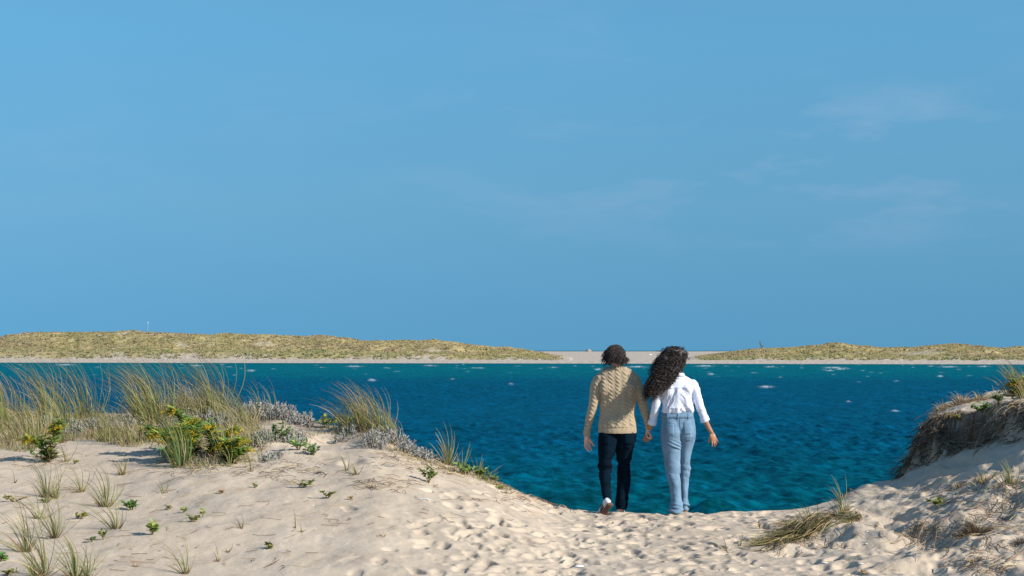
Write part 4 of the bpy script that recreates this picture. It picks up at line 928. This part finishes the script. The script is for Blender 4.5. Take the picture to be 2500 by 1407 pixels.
# sparse tufts on the left slope (photo px, base py, height, width, blades)
SP = [(298, 1160, 44, 16, 26, .8, 'dry brown stub with a long shadow, alone on the sand'),
 (110, 1215, 82, 26, 26, .35, 'tuft with arching blades in the middle of the left slope'),
 (132, 1218, 66, 30, 24, .6, 'brown based tuft touching the arching one at its right'),
 (198, 1202, 66, 20, 18, .45, 'tan stemmed tuft above the wide fan shaped one'),
 (256, 1238, 78, 34, 38, .25, 'wide fan shaped green tuft left of the low leafy plant'),
 (284, 1292, 92, 30, 16, .25, 'open V shaped tuft with reddish stems'),
 (62, 1348, 118, 30, 30, .35, 'tall blue green tuft with brown fan base near the left edge'),
 (133, 1315, 108, 18, 26, .3, 'tall narrow green tuft with tan base'),
 (92, 1268, 60, 20, 14, .35, 'small olive tuft left of the tall narrow one'),
 (108, 1407, 130, 24, 26, .3, 'tuft at the bottom edge, second from the left corner'),
 (86, 1412, 70, 24, 20, .2, 'bluish tuft at the bottom edge in the left corner'),
 (182, 1412, 95, 40, 34, .25, 'broad tuft at the bottom edge with crossing blades'),
 (210, 1414, 60, 24, 16, .25, 'thin tuft at the bottom edge right of the broad one'),
 (452, 1402, 92, 16, 14, .2, 'arching tuft of few long green blades near the bottom edge'),
 (588, 1292, 34, 14, 8, .5, 'small grey green tuft in the open sand'),
 (612, 1152, 46, 14, 12, .7, 'dry tan spikes below the silver patch'),
 (640, 1100, 60, 10, 8, .5, 'thin stems by the lower silver patch'),
 (845, 1150, 44, 12, 7, .2, 'two leaning green blades below the ridge dip'),
 (868, 1160, 30, 18, 14, .4, 'low tuft right of the two leaning blades'),
 (720, 1290, 34, 6, 4, .1, 'pair of short green blades in open sand'),
 (735, 1300, 22, 6, 3, .1, 'single short blade right of the pair'),
 (530, 1372, 36, 16, 9, .8, 'tiny dry tuft below the middle of the left slope'),
 (555, 1350, 30, 8, 5, .5, 'tiny upright blades near the bottom right of the left slope'),
 (400, 1205, 30, 30, 8, .5, 'low crossing blades in the middle of the sand'),
 (900, 1192, 26, 20, 8, .8, 'sparse dry blades under the green cross shaped plant'),
 (930, 1310, 18, 30, 9, 1, 'small tan tuft lying on the sand in the centre'),
 (35, 1180, 60, 8, 3, .6, 'single tan stalk leaning left at the left edge'),
 (160, 1128, 44, 16, 14, .5, 'short tuft with reddish base beside the small goldenrod'),
 (560, 1140, 40, 20, 12, .6, 'dry fringe tuft under the large goldenrod'),
 (395, 1130, 24, 26, 10, .8, 'low dry fringe left of the fresh green clump'),
 (330, 1385, 26, 10, 5, .7, 'few dry blades left of the arching tuft at the bottom')]
for px, py, h, w, n, dry, lb in SP:
    clump(px, py, h*1.22, w, lb, GS, n=n if n <= 12 else int(n*1.35), wind=.20, droop=.10, dry=dry, spread=1.0, green=mixc(BLUEG, OLIVE, .4), tip=(.34, .28, .09), bw=.0056, hvar=(.3, 1.25))
# silver shrubs
for px, py, w, h, n, g, Y, lb in [(625, 1018, 80, 38, 110, .05, None, 'silver shrub at the left end of the pale ridge mound'), (690, 1022, 80, 40, 120, .03, None, 'silver shrub in the middle of the pale ridge mound'),
        (742, 1038, 56, 30, 80, .03, None, 'low silver shrub at the right end of the pale ridge mound'), (560, 1040, 60, 40, 60, .2, None, 'silver shrub behind the right goldenrod'),
        (722, 1078, 44, 26, 50, .15, None, 'pale silver shrub lower on the slope amid green leaves'), (645, 1085, 60, 34, 60, .6, None, 'grey green shrub below the pale ridge mound'),
        (665, 1122, 40, 14, 26, .1, None, 'lowest small silver patch on the bare sand'), (245, 1055, 60, 44, 70, .3, None, 'grey shrub behind the short green clumps'),
        (185, 1062, 70, 40, 70, .4, None, 'greyish shrub at left under the slender grass'), (300, 1050, 60, 36, 60, .3, None, 'grey shrub left of the densest grass clump'),
        (120, 1050, 80, 40, 70, .5, None, 'mixed grey and tan shrub under the bright tall grass'), (430, 1040, 60, 40, 60, .35, None, 'grey shrub between the goldenrod stalks'), (500, 1050, 70, 50, 80, .3, None, 'grey shrub between the two big goldenrods'),
        (916, 1092, 50, 42, 80, .1, None, 'bluish silver shrub in the shade under the arching grass'), (968, 1078, 60, 40, 90, .05, 21.3, 'round bright silver shrub at the water side of the ridge'),
        (1003, 1104, 40, 30, 50, .05, None, 'small silver shrub right of the round bright one'), (1046, 1122, 56, 26, 70, .05, None, 'last silver shrub before the spiky green clump'), (850, 1062, 60, 22, 50, .2, None, 'low dark grey shrub under the arching grass')]:
    silver(px, py, w, h, lb, GSV, n, Y, g)
# goldenrods
goldenrod(122, 1130, 100, 60, 'goldenrod with tilted yellow head near the left edge', GG, 2, tips=[(152, 1030), (70, 1068)], seed=3)
goldenrod(478, 1110, 110, 110, 'largest goldenrod with three yellow heads and dark stems', GG, 4, tips=[(420, 1000), (352, 1048), (468, 1025), (400, 1075)], seed=4)
goldenrod(515, 1118, 80, 80, 'right goldenrod leaning right with bright yellow heads', GG, 4, tips=[(575, 1050), (590, 1088), (545, 1090), (520, 1040)], seed=5)
goldenrod(560, 1135, 70, 70, 'low goldenrod at the right foot of the large ones', GG, 3, tips=[(590, 1075), (548, 1080), (600, 1100)], seed=8)
goldenrod(448, 1128, 100, 70, 'goldenrod between the fresh green clump and the largest goldenrod', GG, 3, tips=[(385, 1060), (440, 1040), (480, 1060)], seed=9)
goldenrod(2492, 985, 60, 50, 'yellow green goldenrod at the right edge on top of the eroded bank', GG, 3, Y=22.3, tips=[(2478, 950), (2498, 955), (2515, 940)], seed=6)
# leafy plants
for px, py, h, w, n, lb in [(455, 1100, 90, 90, 230, 'bushy yellow green leaves filling the middle of the goldenrods'), (560, 1110, 66, 80, 170, 'bushy light green leaves under the right goldenrod'), (378, 1080, 44, 60, 110, 'yellow green leaves under the leftmost head of the large goldenrods'),
        (505, 1070, 60, 50, 110, 'dark green leaves between the two large goldenrods'), (95, 1118, 26, 50, 60, 'olive leaves around the foot of the goldenrod near the left edge')]:
    sprig(px, py, h, w, lb, GP, (.17, .28, .06), n, .075, .026, yellow=.4)
for px, py, h, w, n, dry, lb in [(25, 1088, 90, 60, 70, .5, 'short mixed clump at the sand line by the left edge'), (72, 1098, 84, 50, 60, .5, 'tangled clump left of the small goldenrod'), (150, 1082, 70, 50, 50, .45, 'low clump right of the small goldenrod head'),
        (100, 1060, 110, 60, 80, .4, 'mid height clump in front of the bright tall grass'), (225, 1070, 80, 40, 50, .5, 'tan clump left of the short green one'), (285, 1066, 80, 40, 50, .4, 'clump in the gap between the two short green ones'),
        (345, 1075, 90, 50, 70, .4, 'olive clump in front of the densest grass'), (410, 1060, 100, 50, 80, .45, 'feathery clump left of the three yellow heads'), (480, 1045, 110, 50, 80, .5, 'brownish clump rising behind the largest goldenrod'),
        (605, 1090, 70, 50, 50, .5, 'tan clump right of the right goldenrod'), (640, 1070, 60, 40, 40, .5, 'thin tan clump in the silver shrubs'), (575, 1065, 80, 40, 60, .55, 'straw coloured clump behind the right goldenrod heads')]:
    clump(px, py, h*.9, w, lb, GR, n=int(n*.65), wind=.28, droop=.08, dry=dry, spread=.5, green=mixc(GREEN, OLIVE, .5), tip=(.34, .22, .13), bw=.0055, hvar=(.25, 1.2))
for px, py, h, w, n, gr, ll, lb in [
 (432, 1130, 60, 70, 60, (.09, .18, .06), .08, 'dark broad leaved plant at the foot of the fresh green clump'),
 (688, 1078, 50, 44, 50, (.09, .16, .05), .05, 'dark green leaves between the two silver patches'),
 (728, 1100, 30, 44, 44, (.12, .22, .07), .05, 'light green leaves right of the lower silver patch'),
 (765, 1112, 26, 44, 40, (.10, .20, .09), .05, 'bluish green leaves ending the patch above bare sand'),
 (800, 1046, 36, 60, 60, (.24, .26, .05), .05, 'yellow green leafy plant in the dip of the ridge'),
 (842, 1048, 34, 40, 40, (.24, .26, .05), .05, 'yellowish leaves at the foot of the arching grass'),
 (1046, 1180, 46, 40, 60, (.13, .19, .04), .04, 'upright cross shaped green plant on bare sand below the ridge'),
 (1140, 1160, 34, 54, 60, (.14, .23, .07), .05, 'round bright leaves beside the short upright tuft'), (1172, 1166, 24, 44, 40, (.14, .20, .06), .045, 'second patch of round leaves at the edge of the ridge'), (1195, 1176, 18, 40, 36, (.12, .19, .06), .04, 'low dark leaves trailing down the ridge end'),
 (738, 1192, 22, 52, 40, (.16, .19, .05), .035, 'flat green plant in the centre of the slope'), (800, 1218, 20, 34, 30, (.15, .17, .05), .035, 'smaller flat plant down right of the flat green one'),
 (323, 1246, 22, 48, 40, (.09, .19, .05), .045, 'low dark green plant right of the fan shaped tuft'), (418, 1245, 12, 22, 16, (.15, .17, .05), .03, 'tiny green plant on bare sand'),
 (372, 1306, 28, 34, 40, (.14, .22, .04), .04, 'two storey bright green plant'), (252, 1318, 36, 22, 26, (.14, .16, .05), .03, 'narrow leaning green plant'),
 (225, 1324, 14, 12, 12, (.08, .12, .04), .03, 'tiny dark plant left of the narrow leaning one'), (195, 1268, 16, 30, 26, (.20, .18, .05), .035, 'olive little plant below the tan stemmed tuft'),
 (470, 1276, 22, 34, 24, (.16, .17, .06), .035, 'sprawling plant with a twig right of the bright green one'), (450, 1252, 14, 14, 12, (.16, .18, .05), .03, 'tiny sprout above the sprawling plant'),
 (495, 1262, 18, 12, 12, (.20, .24, .06), .03, 'tiny yellow sprout beside the sprawling plant'), (655, 1340, 12, 36, 24, (.13, .14, .04), .03, 'dark flat plant low on the slope'),
 (622, 1192, 12, 14, 14, (.16, .22, .05), .03, 'round bright sprout by itself in the sand'), (180, 1134, 12, 24, 18, (.18, .19, .05), .03, 'little tan green plant right of the small goldenrod'),
 (35, 1226, 18, 60, 40, (.20, .17, .06), .03, 'wide brownish mat plant at the left edge'), (112, 1228, 10, 40, 24, (.17, .18, .06), .03, 'low mat plant under the arching tuft'),
 (3, 1372, 24, 14, 16, (.08, .18, .05), .05, 'green leaf rosette cut by the left edge'), (15, 1408, 20, 60, 30, (.18, .17, .05), .03, 'brownish plant in the bottom left corner'),
 (1242, 1206, 6, 40, 12, (.20, .17, .07), .025, 'creeping plant along the falling ridge line'), (1222, 1196, 12, 26, 18, (.17, .19, .06), .03, 'small olive sprig near the rust coloured tuft'),
 (2288, 1240, 28, 44, 46, (.15, .17, .05), .045, 'green sprig casting a leaf shaped shadow on the right dune'), (1855, 1290, 14, 14, 20, (.25, .16, .10), .02, 'small brown dried ball on the sand right of the couple'),
 (2400, 1010, 22, 60, 50, (.10, .17, .05), .05, 'green creeping leaves hanging on the shaded bank face'), (2345, 1030, 18, 60, 50, (.11, .13, .03), .035, 'olive creeping leaves left on the shaded bank face'), (2440, 985, 26, 30, 36, (.10, .18, .05), .05, 'upper green leaves on the shaded bank face'),
 (545, 1205, 8, 30, 10, (.35, .20, .08), .03, 'orange dry leaves on the sand'), (862, 1222, 10, 26, 12, (.30, .15, .06), .025, 'pair of rusty dry leaves on the sand'), (2110, 1404, 8, 16, 8, (.3, .16, .08), .03, 'dry reddish leaf at the bottom edge')]:
    sprig(px, py, h*1.15, w*1.1, lb, GP, tuple(c*1.25 for c in gr), int(n*1.3), ll*1.25, ll*.72, Y=None, yellow=.3)
# right side
GT = 'beach grass on the right dune'
clump(2056, 1258, 84, 40, 'green tuft with a looping blade at the top of the drooping grass mat', GT, n=30, wind=.16, droop=.14, dry=.4, spread=.9, bw=.008)
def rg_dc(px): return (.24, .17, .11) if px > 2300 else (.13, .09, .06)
def droop_mat(px, py, w, n, length, label, dirn, name='drooping_tuft', seed=1, cols_=(GREEN, TANC, BROWN)):
    rg = random.Random(seed); p = hit(px, py); o = empty(name, p, label, 'drooping tuft', GT); G_ = MB(); D_ = MB()
    for i in range(n):
        bx = px+rg.uniform(-.5, .5)*w; by = py+(bx-px)*-.22+rg.gauss(0, 5); b_ = hit(bx, by); isd = rg.random() < .66
        lift = rg.uniform(.004, .10)*rg.random(); L = length*rg.uniform(.35, 1.25); d = Vector(dirn)+Vector((rg.gauss(0, .28), rg.gauss(0, .28), 0))
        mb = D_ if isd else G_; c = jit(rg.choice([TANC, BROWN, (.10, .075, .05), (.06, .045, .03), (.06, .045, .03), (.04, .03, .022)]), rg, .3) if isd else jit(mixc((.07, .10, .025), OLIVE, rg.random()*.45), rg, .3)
        q = b_+Vector((0, 0, -.01)); seg = 7; st = L/seg; d = (d+Vector((0, 0, rg.uniform(.4, 1.1)))).normalized(); side = Vector((rg.uniform(-1, 1), rg.uniform(-1, 1), .3)).normalized(); vs = []; cs = []
        for k in range(seg+1):
            t = k/seg; s_ = (side-d*side.dot(d)).normalized(); ww = .0026*(1-t**2)+.0005; vs += [q-s_*ww, q+s_*ww]; cc = mixc(c, jit(STRAW if rg.random() < .15 else OLIVE, rg), t*.35); cs += [cc, cc]
            d = (d+Vector((0, 0, -.42))).normalized(); q = q+d*st; g = gz(q.x, q.y)+lift
            if q.z < g: q.z = g; d.z = .12; d.normalize()
        mb.add(vs, [(2*k, 2*k+1, 2*k+3, 2*k+2) for k in range(seg)], cs)
    G_.build('green_blades', M['grass'], o, p); D_.build('dry_blades', M['dry'], o, p); return o
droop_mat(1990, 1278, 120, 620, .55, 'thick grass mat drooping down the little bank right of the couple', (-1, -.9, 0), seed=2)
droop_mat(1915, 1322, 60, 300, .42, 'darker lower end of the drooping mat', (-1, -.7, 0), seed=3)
droop_mat(2090, 1268, 40, 90, .42, 'green drooping tuft at the right end of the mat', (-.8, -.9, 0), seed=4)
clump(1975, 1262, 34, 120, 'sparse upright blades growing out of the back of the mat', GT, n=26, wind=.3, droop=.12, dry=.5, spread=.5)
clump(1775, 1352, 70, 8, 'two thin blades standing in the trampled sand', GT, n=3, wind=.12, dry=.3, bw=.006)
clump(1806, 1334, 34, 6, 'short thin sprout right of the two thin blades', GT, n=3, wind=.12, dry=.3, bw=.006)
clump(2462, 1186, 60, 50, 'bright green tuft near the right edge', GT, n=34, wind=.18, droop=.10, dry=.3, spread=.8, bw=.008)
clump(2400, 1176, 30, 80, 'grey dry stubble left of the bright green tuft', GT, n=60, wind=.06, dry=.9, spread=.8)
clump(2340, 1192, 16, 70, 'short dark stubble on the right dune', GT, dcol=(.09, .065, .05), n=60, wind=.06, dry=.9, spread=.8)
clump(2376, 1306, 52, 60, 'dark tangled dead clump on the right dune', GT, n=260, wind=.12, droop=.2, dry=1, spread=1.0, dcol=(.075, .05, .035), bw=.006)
clump(2378, 1372, 22, 60, 'small star shaped dead tuft near the bottom right', GT, n=34, wind=.0, droop=.25, dry=1, spread=2.2)
clump(2488, 1330, 24, 40, 'dark dry tuft at the right edge', GT, dcol=(.08, .055, .04), n=40, wind=.05, droop=.2, dry=1, spread=1.6)
clump(2230, 1300, 26, 70, 'low dead blades in the shade of the tangled clump', GT, n=40, wind=.2, droop=.3, dry=1, spread=1.4)
clump(2482, 960, 80, 50, 'tall green grass on top of the bank at the right edge', GT, n=110, wind=.24, droop=.07, dry=.15, Y=22.4, bw=.009, green=(.15, .2, .06))
clump(2505, 975, 60, 50, 'yellow green grass hanging over the bank at the right edge', GT, n=80, wind=.15, droop=.12, dry=.2, Y=21.6, bw=.009, green=OLIVE)
for px, py, h, w, n, lb in [(2300, 1004, 30, 60, 130, 'flattened dead grass at the left tip of the bank top'), (2345, 990, 38, 80, 190, 'straw coloured dead grass with spikes on the bank top'), (2388, 974, 30, 60, 120, 'dry tangle in the middle of the bank top'), (2425, 962, 40, 40, 80, 'dry tuft with upright stalks before the green clump on the bank')]:
    clump(px, py, h, w, lb, 'dead grass on top of the eroded bank', dcol=(.36, .27, .17), hvar=(.3, 1.3), n=n, wind=.10, droop=.2, dry=1, spread=1.8, Y=22.3, name='dead_tuft', cat='dead tuft')
for px, Y, h, w, n, lb in [(2318, 21.55, 36, 60, 120, 'dead grass overhanging the left end of the bank face'), (2372, 21.2, 36, 60, 120, 'dead grass overhanging the bank face left of the creeping leaves'), (2425, 20.95, 30, 50, 90, 'dead grass overhanging the bank face above the long arching stem'), (2262, 21.95, 34, 40, 90, 'brown dead blades at the corner of the bank against the water')]:
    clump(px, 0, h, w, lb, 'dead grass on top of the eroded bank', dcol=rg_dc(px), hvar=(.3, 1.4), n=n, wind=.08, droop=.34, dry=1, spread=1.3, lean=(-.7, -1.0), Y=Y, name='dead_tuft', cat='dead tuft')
# hanging roots on the bank face
rg = random.Random(12); mb = MB()
for i in range(950):
    t = rg.random()**1.2*1.6; bx = 2215+t*150+rg.gauss(0, 8); x0 = 4.58+t*.70+rg.gauss(0, .05); y0 = 22.05-t*1.3+rg.gauss(0, .11)
    q = Vector((x0, y0, gz(x0, y0)+.01)); d = Vector((-.6+rg.gauss(0, .5), -.5+rg.gauss(0, .5), rg.uniform(-.2, .6))).normalized(); L = rg.uniform(.05, .34); vs = []; cs = []; c = jit(rg.choice([(.09, .06, .04), (.15, .10, .065), (.34, .25, .15), (.26, .19, .12), (.06, .04, .03)]), rg, .3)
    for k in range(7):
        s_ = d.cross(Vector((.3, -1, .2))).normalized(); ww = .0035*(1-k/7)+.0007; vs += [q-s_*ww, q+s_*ww]; cs += [c, c]; d = (d+Vector((rg.gauss(0, .55), rg.gauss(0, .55), -.28))).normalized(); q = q+d*L/6; g = gz(q.x, q.y)+.01
        if q.z < g: q.z = g
    mb.add(vs, [(2*k, 2*k+1, 2*k+3, 2*k+2) for k in range(6)], cs)
tag(mb.build('hanging_roots', M['dry']), 'brown roots and dead blades hanging over the face of the eroded bank', 'roots', kind='stuff')
# thatch and low cover on the left ridge, and straw litter on the sand
rg = random.Random(13); mb = MB()
LOW = np.array([(-60, 1090), (60, 1104), (130, 1078), (230, 1074), (300, 1090), (360, 1092), (410, 1128), (470, 1150), (600, 1128), (680, 1128), (740, 1118), (775, 1062), (830, 1056), (900, 1088), (960, 1104), (1010, 1124), (1060, 1140), (1130, 1160), (1200, 1182), (1260, 1203)], float)
for i in range(15000):
    px = rg.uniform(-60, 640) if rg.random() < .8 else rg.uniform(600, 1250); top = float(np.interp(px, _gx, RYS)); bot = float(np.interp(px, LOW[:, 0], LOW[:, 1]))
    py = top+2+(bot-top)*rg.random()**.8; q = hit(px, py); x, y = q.x, q.y
    dens = float(fbm(np.array([x*1.6]), np.array([y*1.1]), 2)[0])
    if dens < -.12 and rg.random() < .75: continue
    k = (py-top)/max(4, bot-top)
    if px > 640 and rg.random() < .55: continue
    g = rg.random() < .45; c = jit(mixc(GREEN, OLIVE, rg.random()), rg, .3) if g else jit(rg.choice([TANC, BROWN, STRAW, (.26, .23, .20)]), rg, .3)
    blade(mb, (x, y, gz(x, y)-.01), rg.uniform(.04, .17)*(1.1-.5*k)*(1 if px < 640 else .6), .0055, (rg.gauss(0, .5), rg.gauss(0, .5), 0), 1, .2, .22, c, mixc(c, STRAW, .35), rg, 4)
for cx_, cy_, sx_ in [(430, 985, 40), (500, 975, 30)]:
    for i in range(500):
        px = rg.gauss(cx_, sx_); y = 24.4+rg.gauss(0, .3); x = (px-1250)/F*y; c = jit(rg.choice([BROWN, TANC, (.14, .11, .09)]), rg, .3)
        blade(mb, (x, y, gz(x, y)-.01), rg.uniform(.12, .32), .006, (rg.gauss(0, .7), rg.gauss(0, .7), 0), 1, .12, .2, c, mixc(c, STRAW, .3), rg, 5)
tag(mb.build('ridge_thatch', M['dry']), 'low mixed thatch of dry and green blades covering the left dune ridge', 'ground cover', kind='stuff')
mb = MB(); tw = MB()
def litter(px, py, L, c, ang=None, w=.004):
    p = hit(px, py); a = rg.uniform(0, 2*PI) if ang is None else ang; q = Vector(p); vs = []; cs = []
    for k in range(5):
        g = gz(q.x, q.y)+.007; nrm = Vector((-math.sin(a), math.cos(a), 0)); ww = w*.5*(1-(k/4)**2*.8); z = Vector((0, 0, .004)); b_ = Vector((q.x, q.y, g+(.012 if k in (1, 2) and w > .004 else 0)))
        vs += [b_-nrm*ww, b_+z, b_+nrm*ww]; cs += [c]*3; a += rg.gauss(0, .3); q = q+Vector((math.cos(a), math.sin(a), 0))*L/4
    mb.add(vs, [f for k in range(4) for f in ((3*k, 3*k+1, 3*k+4, 3*k+3), (3*k+1, 3*k+2, 3*k+5, 3*k+4))], cs)
for i in range(300):
    r = rg.random()
    if r < .6: px = rg.uniform(0, 800); py = rg.uniform(1090, 1400)
    elif r < .75: px = rg.uniform(780, 1330); py = rg.uniform(1110, 1290)
    else: px = rg.uniform(2020, 2500); py = rg.uniform(1140, 1400)
    litter(px, py, rg.uniform(.04, .2), jit(rg.choice([STRAW, TANC, BROWN, (.30, .20, .12)]), rg, .3), rg.gauss(0, .9)+(PI if rg.random() < .5 else 0))
for (cx_, cy_, n_, sx_, sy_) in [(500, 1080, 60, 80, 20), (700, 1145, 70, 60, 16), (480, 1150, 50, 60, 10), (945, 1185, 60, 40, 8), (760, 1060, 40, 60, 8), (100, 1130, 40, 60, 15), (1120, 1150, 90, 50, 7), (1010, 1130, 60, 50, 10), (980, 1110, 40, 30, 8), (1290, 1222, 60, 50, 8), (2380, 1310, 100, 60, 30), (2250, 1310, 60, 50, 20), (2450, 1260, 60, 40, 30), (2330, 1200, 60, 60, 14), (2420, 1385, 40, 40, 12), (2470, 1190, 50, 30, 12), (1990, 1330, 60, 60, 14)]:
    for i in range(n_): litter(min(max(rg.gauss(cx_, sx_), -20), 2520), min(rg.gauss(cy_, sy_), 1405), rg.uniform(.05, .28), jit(rg.choice([TANC, BROWN, BROWN, STRAW, (.10, .07, .05)]), rg, .3), w=.006)
tag(mb.build('straw_litter', M['dry']), 'dry straw blades and bits of stem scattered over the sand', 'straw litter', kind='stuff')
# single stems, twigs and shells
def twig(pts, r, label, c=(.24, .17, .12), name='dry_stem'):
    P_ = []
    for (px, py, lift) in pts:
        p = hit(px, py) if lift >= 0 else None; P_.append(p+Vector((0, 0, lift)))
    mb = MB(); stemtube(mb, P_, r, r*.5, c); o = mb.build(name, M['twig'], None, P_[0]); tag(o, label, 'dry stem', 'dry stems on the right dune')
twig([(2375, 1118, 0), (2398, 1078, .12), (2445, 1052, .2), (2500, 1030, .3)], .006, 'long dry stem arching up across the shaded bank to the right edge', (.40, .30, .2))
twig([(2300, 1075+25, .05), (2355, 1092, .06), (2400, 1094, .03), (2425, 1100, 0)], .005, 'curved dry stem crossing the foot of the shaded bank', (.34, .25, .17))
twig([(2290, 1232, .01), (2360, 1236, .04), (2420, 1240, .03), (2480, 1238, .02)], .005, 'brown runner creeping right from the green sprig')
twig([(2418, 1215, .02), (2450, 1208, .09), (2480, 1222, .10), (2490, 1250, .03)], .006, 'dark hooked vine at the right edge', (.12, .085, .07))
twig([(2240, 1330, .02), (2262, 1300, .10), (2300, 1282, .12), (2345, 1288, .05)], .005, 'bent stem in front of the dead tangled clump', (.32, .22, .13))
twig([(2250, 1325, .02), (2258, 1352, .06), (2240, 1378, .02)], .004, 'thin crooked stem near the bottom of the right dune', (.34, .25, .15))
twig([(2290, 1392, .02), (2340, 1400, .05), (2380, 1396, .03), (2396, 1385, .0)], .004, 'thin looping stem at the bottom edge on the right', (.30, .2, .12))
twig([(2060, 1217, 0), (2072, 1205, .05), (2092, 1212, .03)], .012, 'short weathered stick on the crest of the right dune', (.20, .14, .10), 'driftwood_stick')
twig([(2455, 1380, .02), (2480, 1372, .04), (2494, 1366, .05)], .007, 'short brown twig near the bottom right corner', (.25, .15, .1), 'driftwood_stick')
twig([(770, 1158, .0), (785, 1158, .02), (795, 1160, .0)], .008, 'short dark twig on the left slope', (.12, .09, .08), 'driftwood_stick')
def shell(px, py, r, label, el=1.4):
    p = hit(px, py); mb = MB(); vs = []; fs = []; cs = []; n = 12; rot = random.Random(int(px)).uniform(-.5, .5)
    rings = [(0, 1.0), (.45, .93), (.8, .6), (1.0, .15)]
    for k, (q, hh) in enumerate(rings):
        for i in range(n):
            a = 2*PI*i/n; rr_ = r*(q if k else .02)*(1+.06*math.cos(7*a)*q)
            x, y = rr_*math.cos(a)*el, rr_*math.sin(a)-r*.15*(1-q); xx = x*math.cos(rot)-y*math.sin(rot); yy = x*math.sin(rot)+y*math.cos(rot); vs.append(p+Vector((xx, yy, hh*r*.45+.002)))
    for k in range(len(rings)-1):
        for i in range(n): j = (i+1) % n; fs.append((k*n+i, k*n+j, (k+1)*n+j, (k+1)*n+i))
    fs.append(tuple(range(n))[::-1]); mb.add(vs, fs, (.75, .74, .72)); tag(mb.build('shell', M['silver'], None, p), label, 'shell', 'white shells on the sand')
for px, py, r, lb, el in [(1037, 1220, .018, 'long white shell lying on the centre of the left slope', 4.5), (1414, 1385, .030, 'white shell in the trampled sand near the bottom centre', 1.4), (1862, 1311, .016, 'white shell bit left of the drooping grass mat', 1.2), (2014, 1376, .018, 'white shell near the bottom edge right of centre', 1.5), (2117, 1300, .014, 'small white shell on the smooth right hump', 1), (2115, 1332, .014, 'small white shell lower on the smooth right hump', 1), (2102, 1378, .014, 'tiny white shell left of the bottom right hollow', 1.6), (1857, 1388, .013, 'tiny white shell at the bottom left of the right dune', 1.2), (283, 1244, .012, 'tiny white shell at the foot of the V shaped tuft', 1), (764, 1236, .012, 'tiny white shell on the left slope', 1)]:
    shell(px, py, r, lb, el)
# far side: thin marker mast, bare branch, small mound and a white speck
def far_pt(px, py, Y): return pt(px, py, Y)
p = far_pt(361, 815, 560); mast = empty('marker_mast', p, 'thin far mast with pale top rising over the left dunes', 'mast'); mb = MB(); mb.add(*tube([p-Vector((0, 0, 1)), p+Vector((0, 0, 3.0))], [.05, .04], 8, round_ends=False), (.35, .4, .42)); mb.build('pole', M['twig'], mast, p)
mb = MB(); mb.add(*blob(p+Vector((0, 0, 3.2)), (.20, .20, .32))); mb.v = mb.v; mb.c = [(.45, .52, .56)]*len(mb.v); mb.build('mast_top', M['silver'], mast, p)
mb = MB(); P_ = [far_pt(1860, 858, 505), far_pt(1860.5, 848, 505), far_pt(1856.5, 842, 505), far_pt(1855.5, 833, 505)]; stemtube(mb, P_, .20, .10, (.10, .08, .07), 6); stemtube(mb, [P_[1], far_pt(1863, 845, 505), far_pt(1864, 842, 505)], .10, .06, (.10, .08, .07), 6)
tag(mb.build('bare_snag', M['twig'], None, P_[0]), 'crooked bare dead trunk standing on the right far dunes', 'dead tree')
p = far_pt(1437, 856, 780); mb = MB(); mb.add(*blob(p-Vector((0, 0, .3)), (1.1, .8, .9), 14), (.30, .25, .20)); mb.v = [(x+.15*math.sin(z*9), y, z+.12*math.sin(x*7)) for x, y, z in mb.v]
tag(mb.build('driftwood_heap', M['twig'], None, p), 'tiny brown heap on the far bare sand flat', 'driftwood heap')
p = far_pt(1588, 868, 620); mb = MB(); mb.add(*tube([p+Vector((-.6, 0, 0)), p+Vector((0, 0, .1)), p+Vector((.6, 0, 0))], [.18, .32, .15], 10, .8), (.85, .85, .85)); tag(mb.build('foam_float', M['silver'], None, p), 'white speck of a float lying on the far bare sand', 'float')
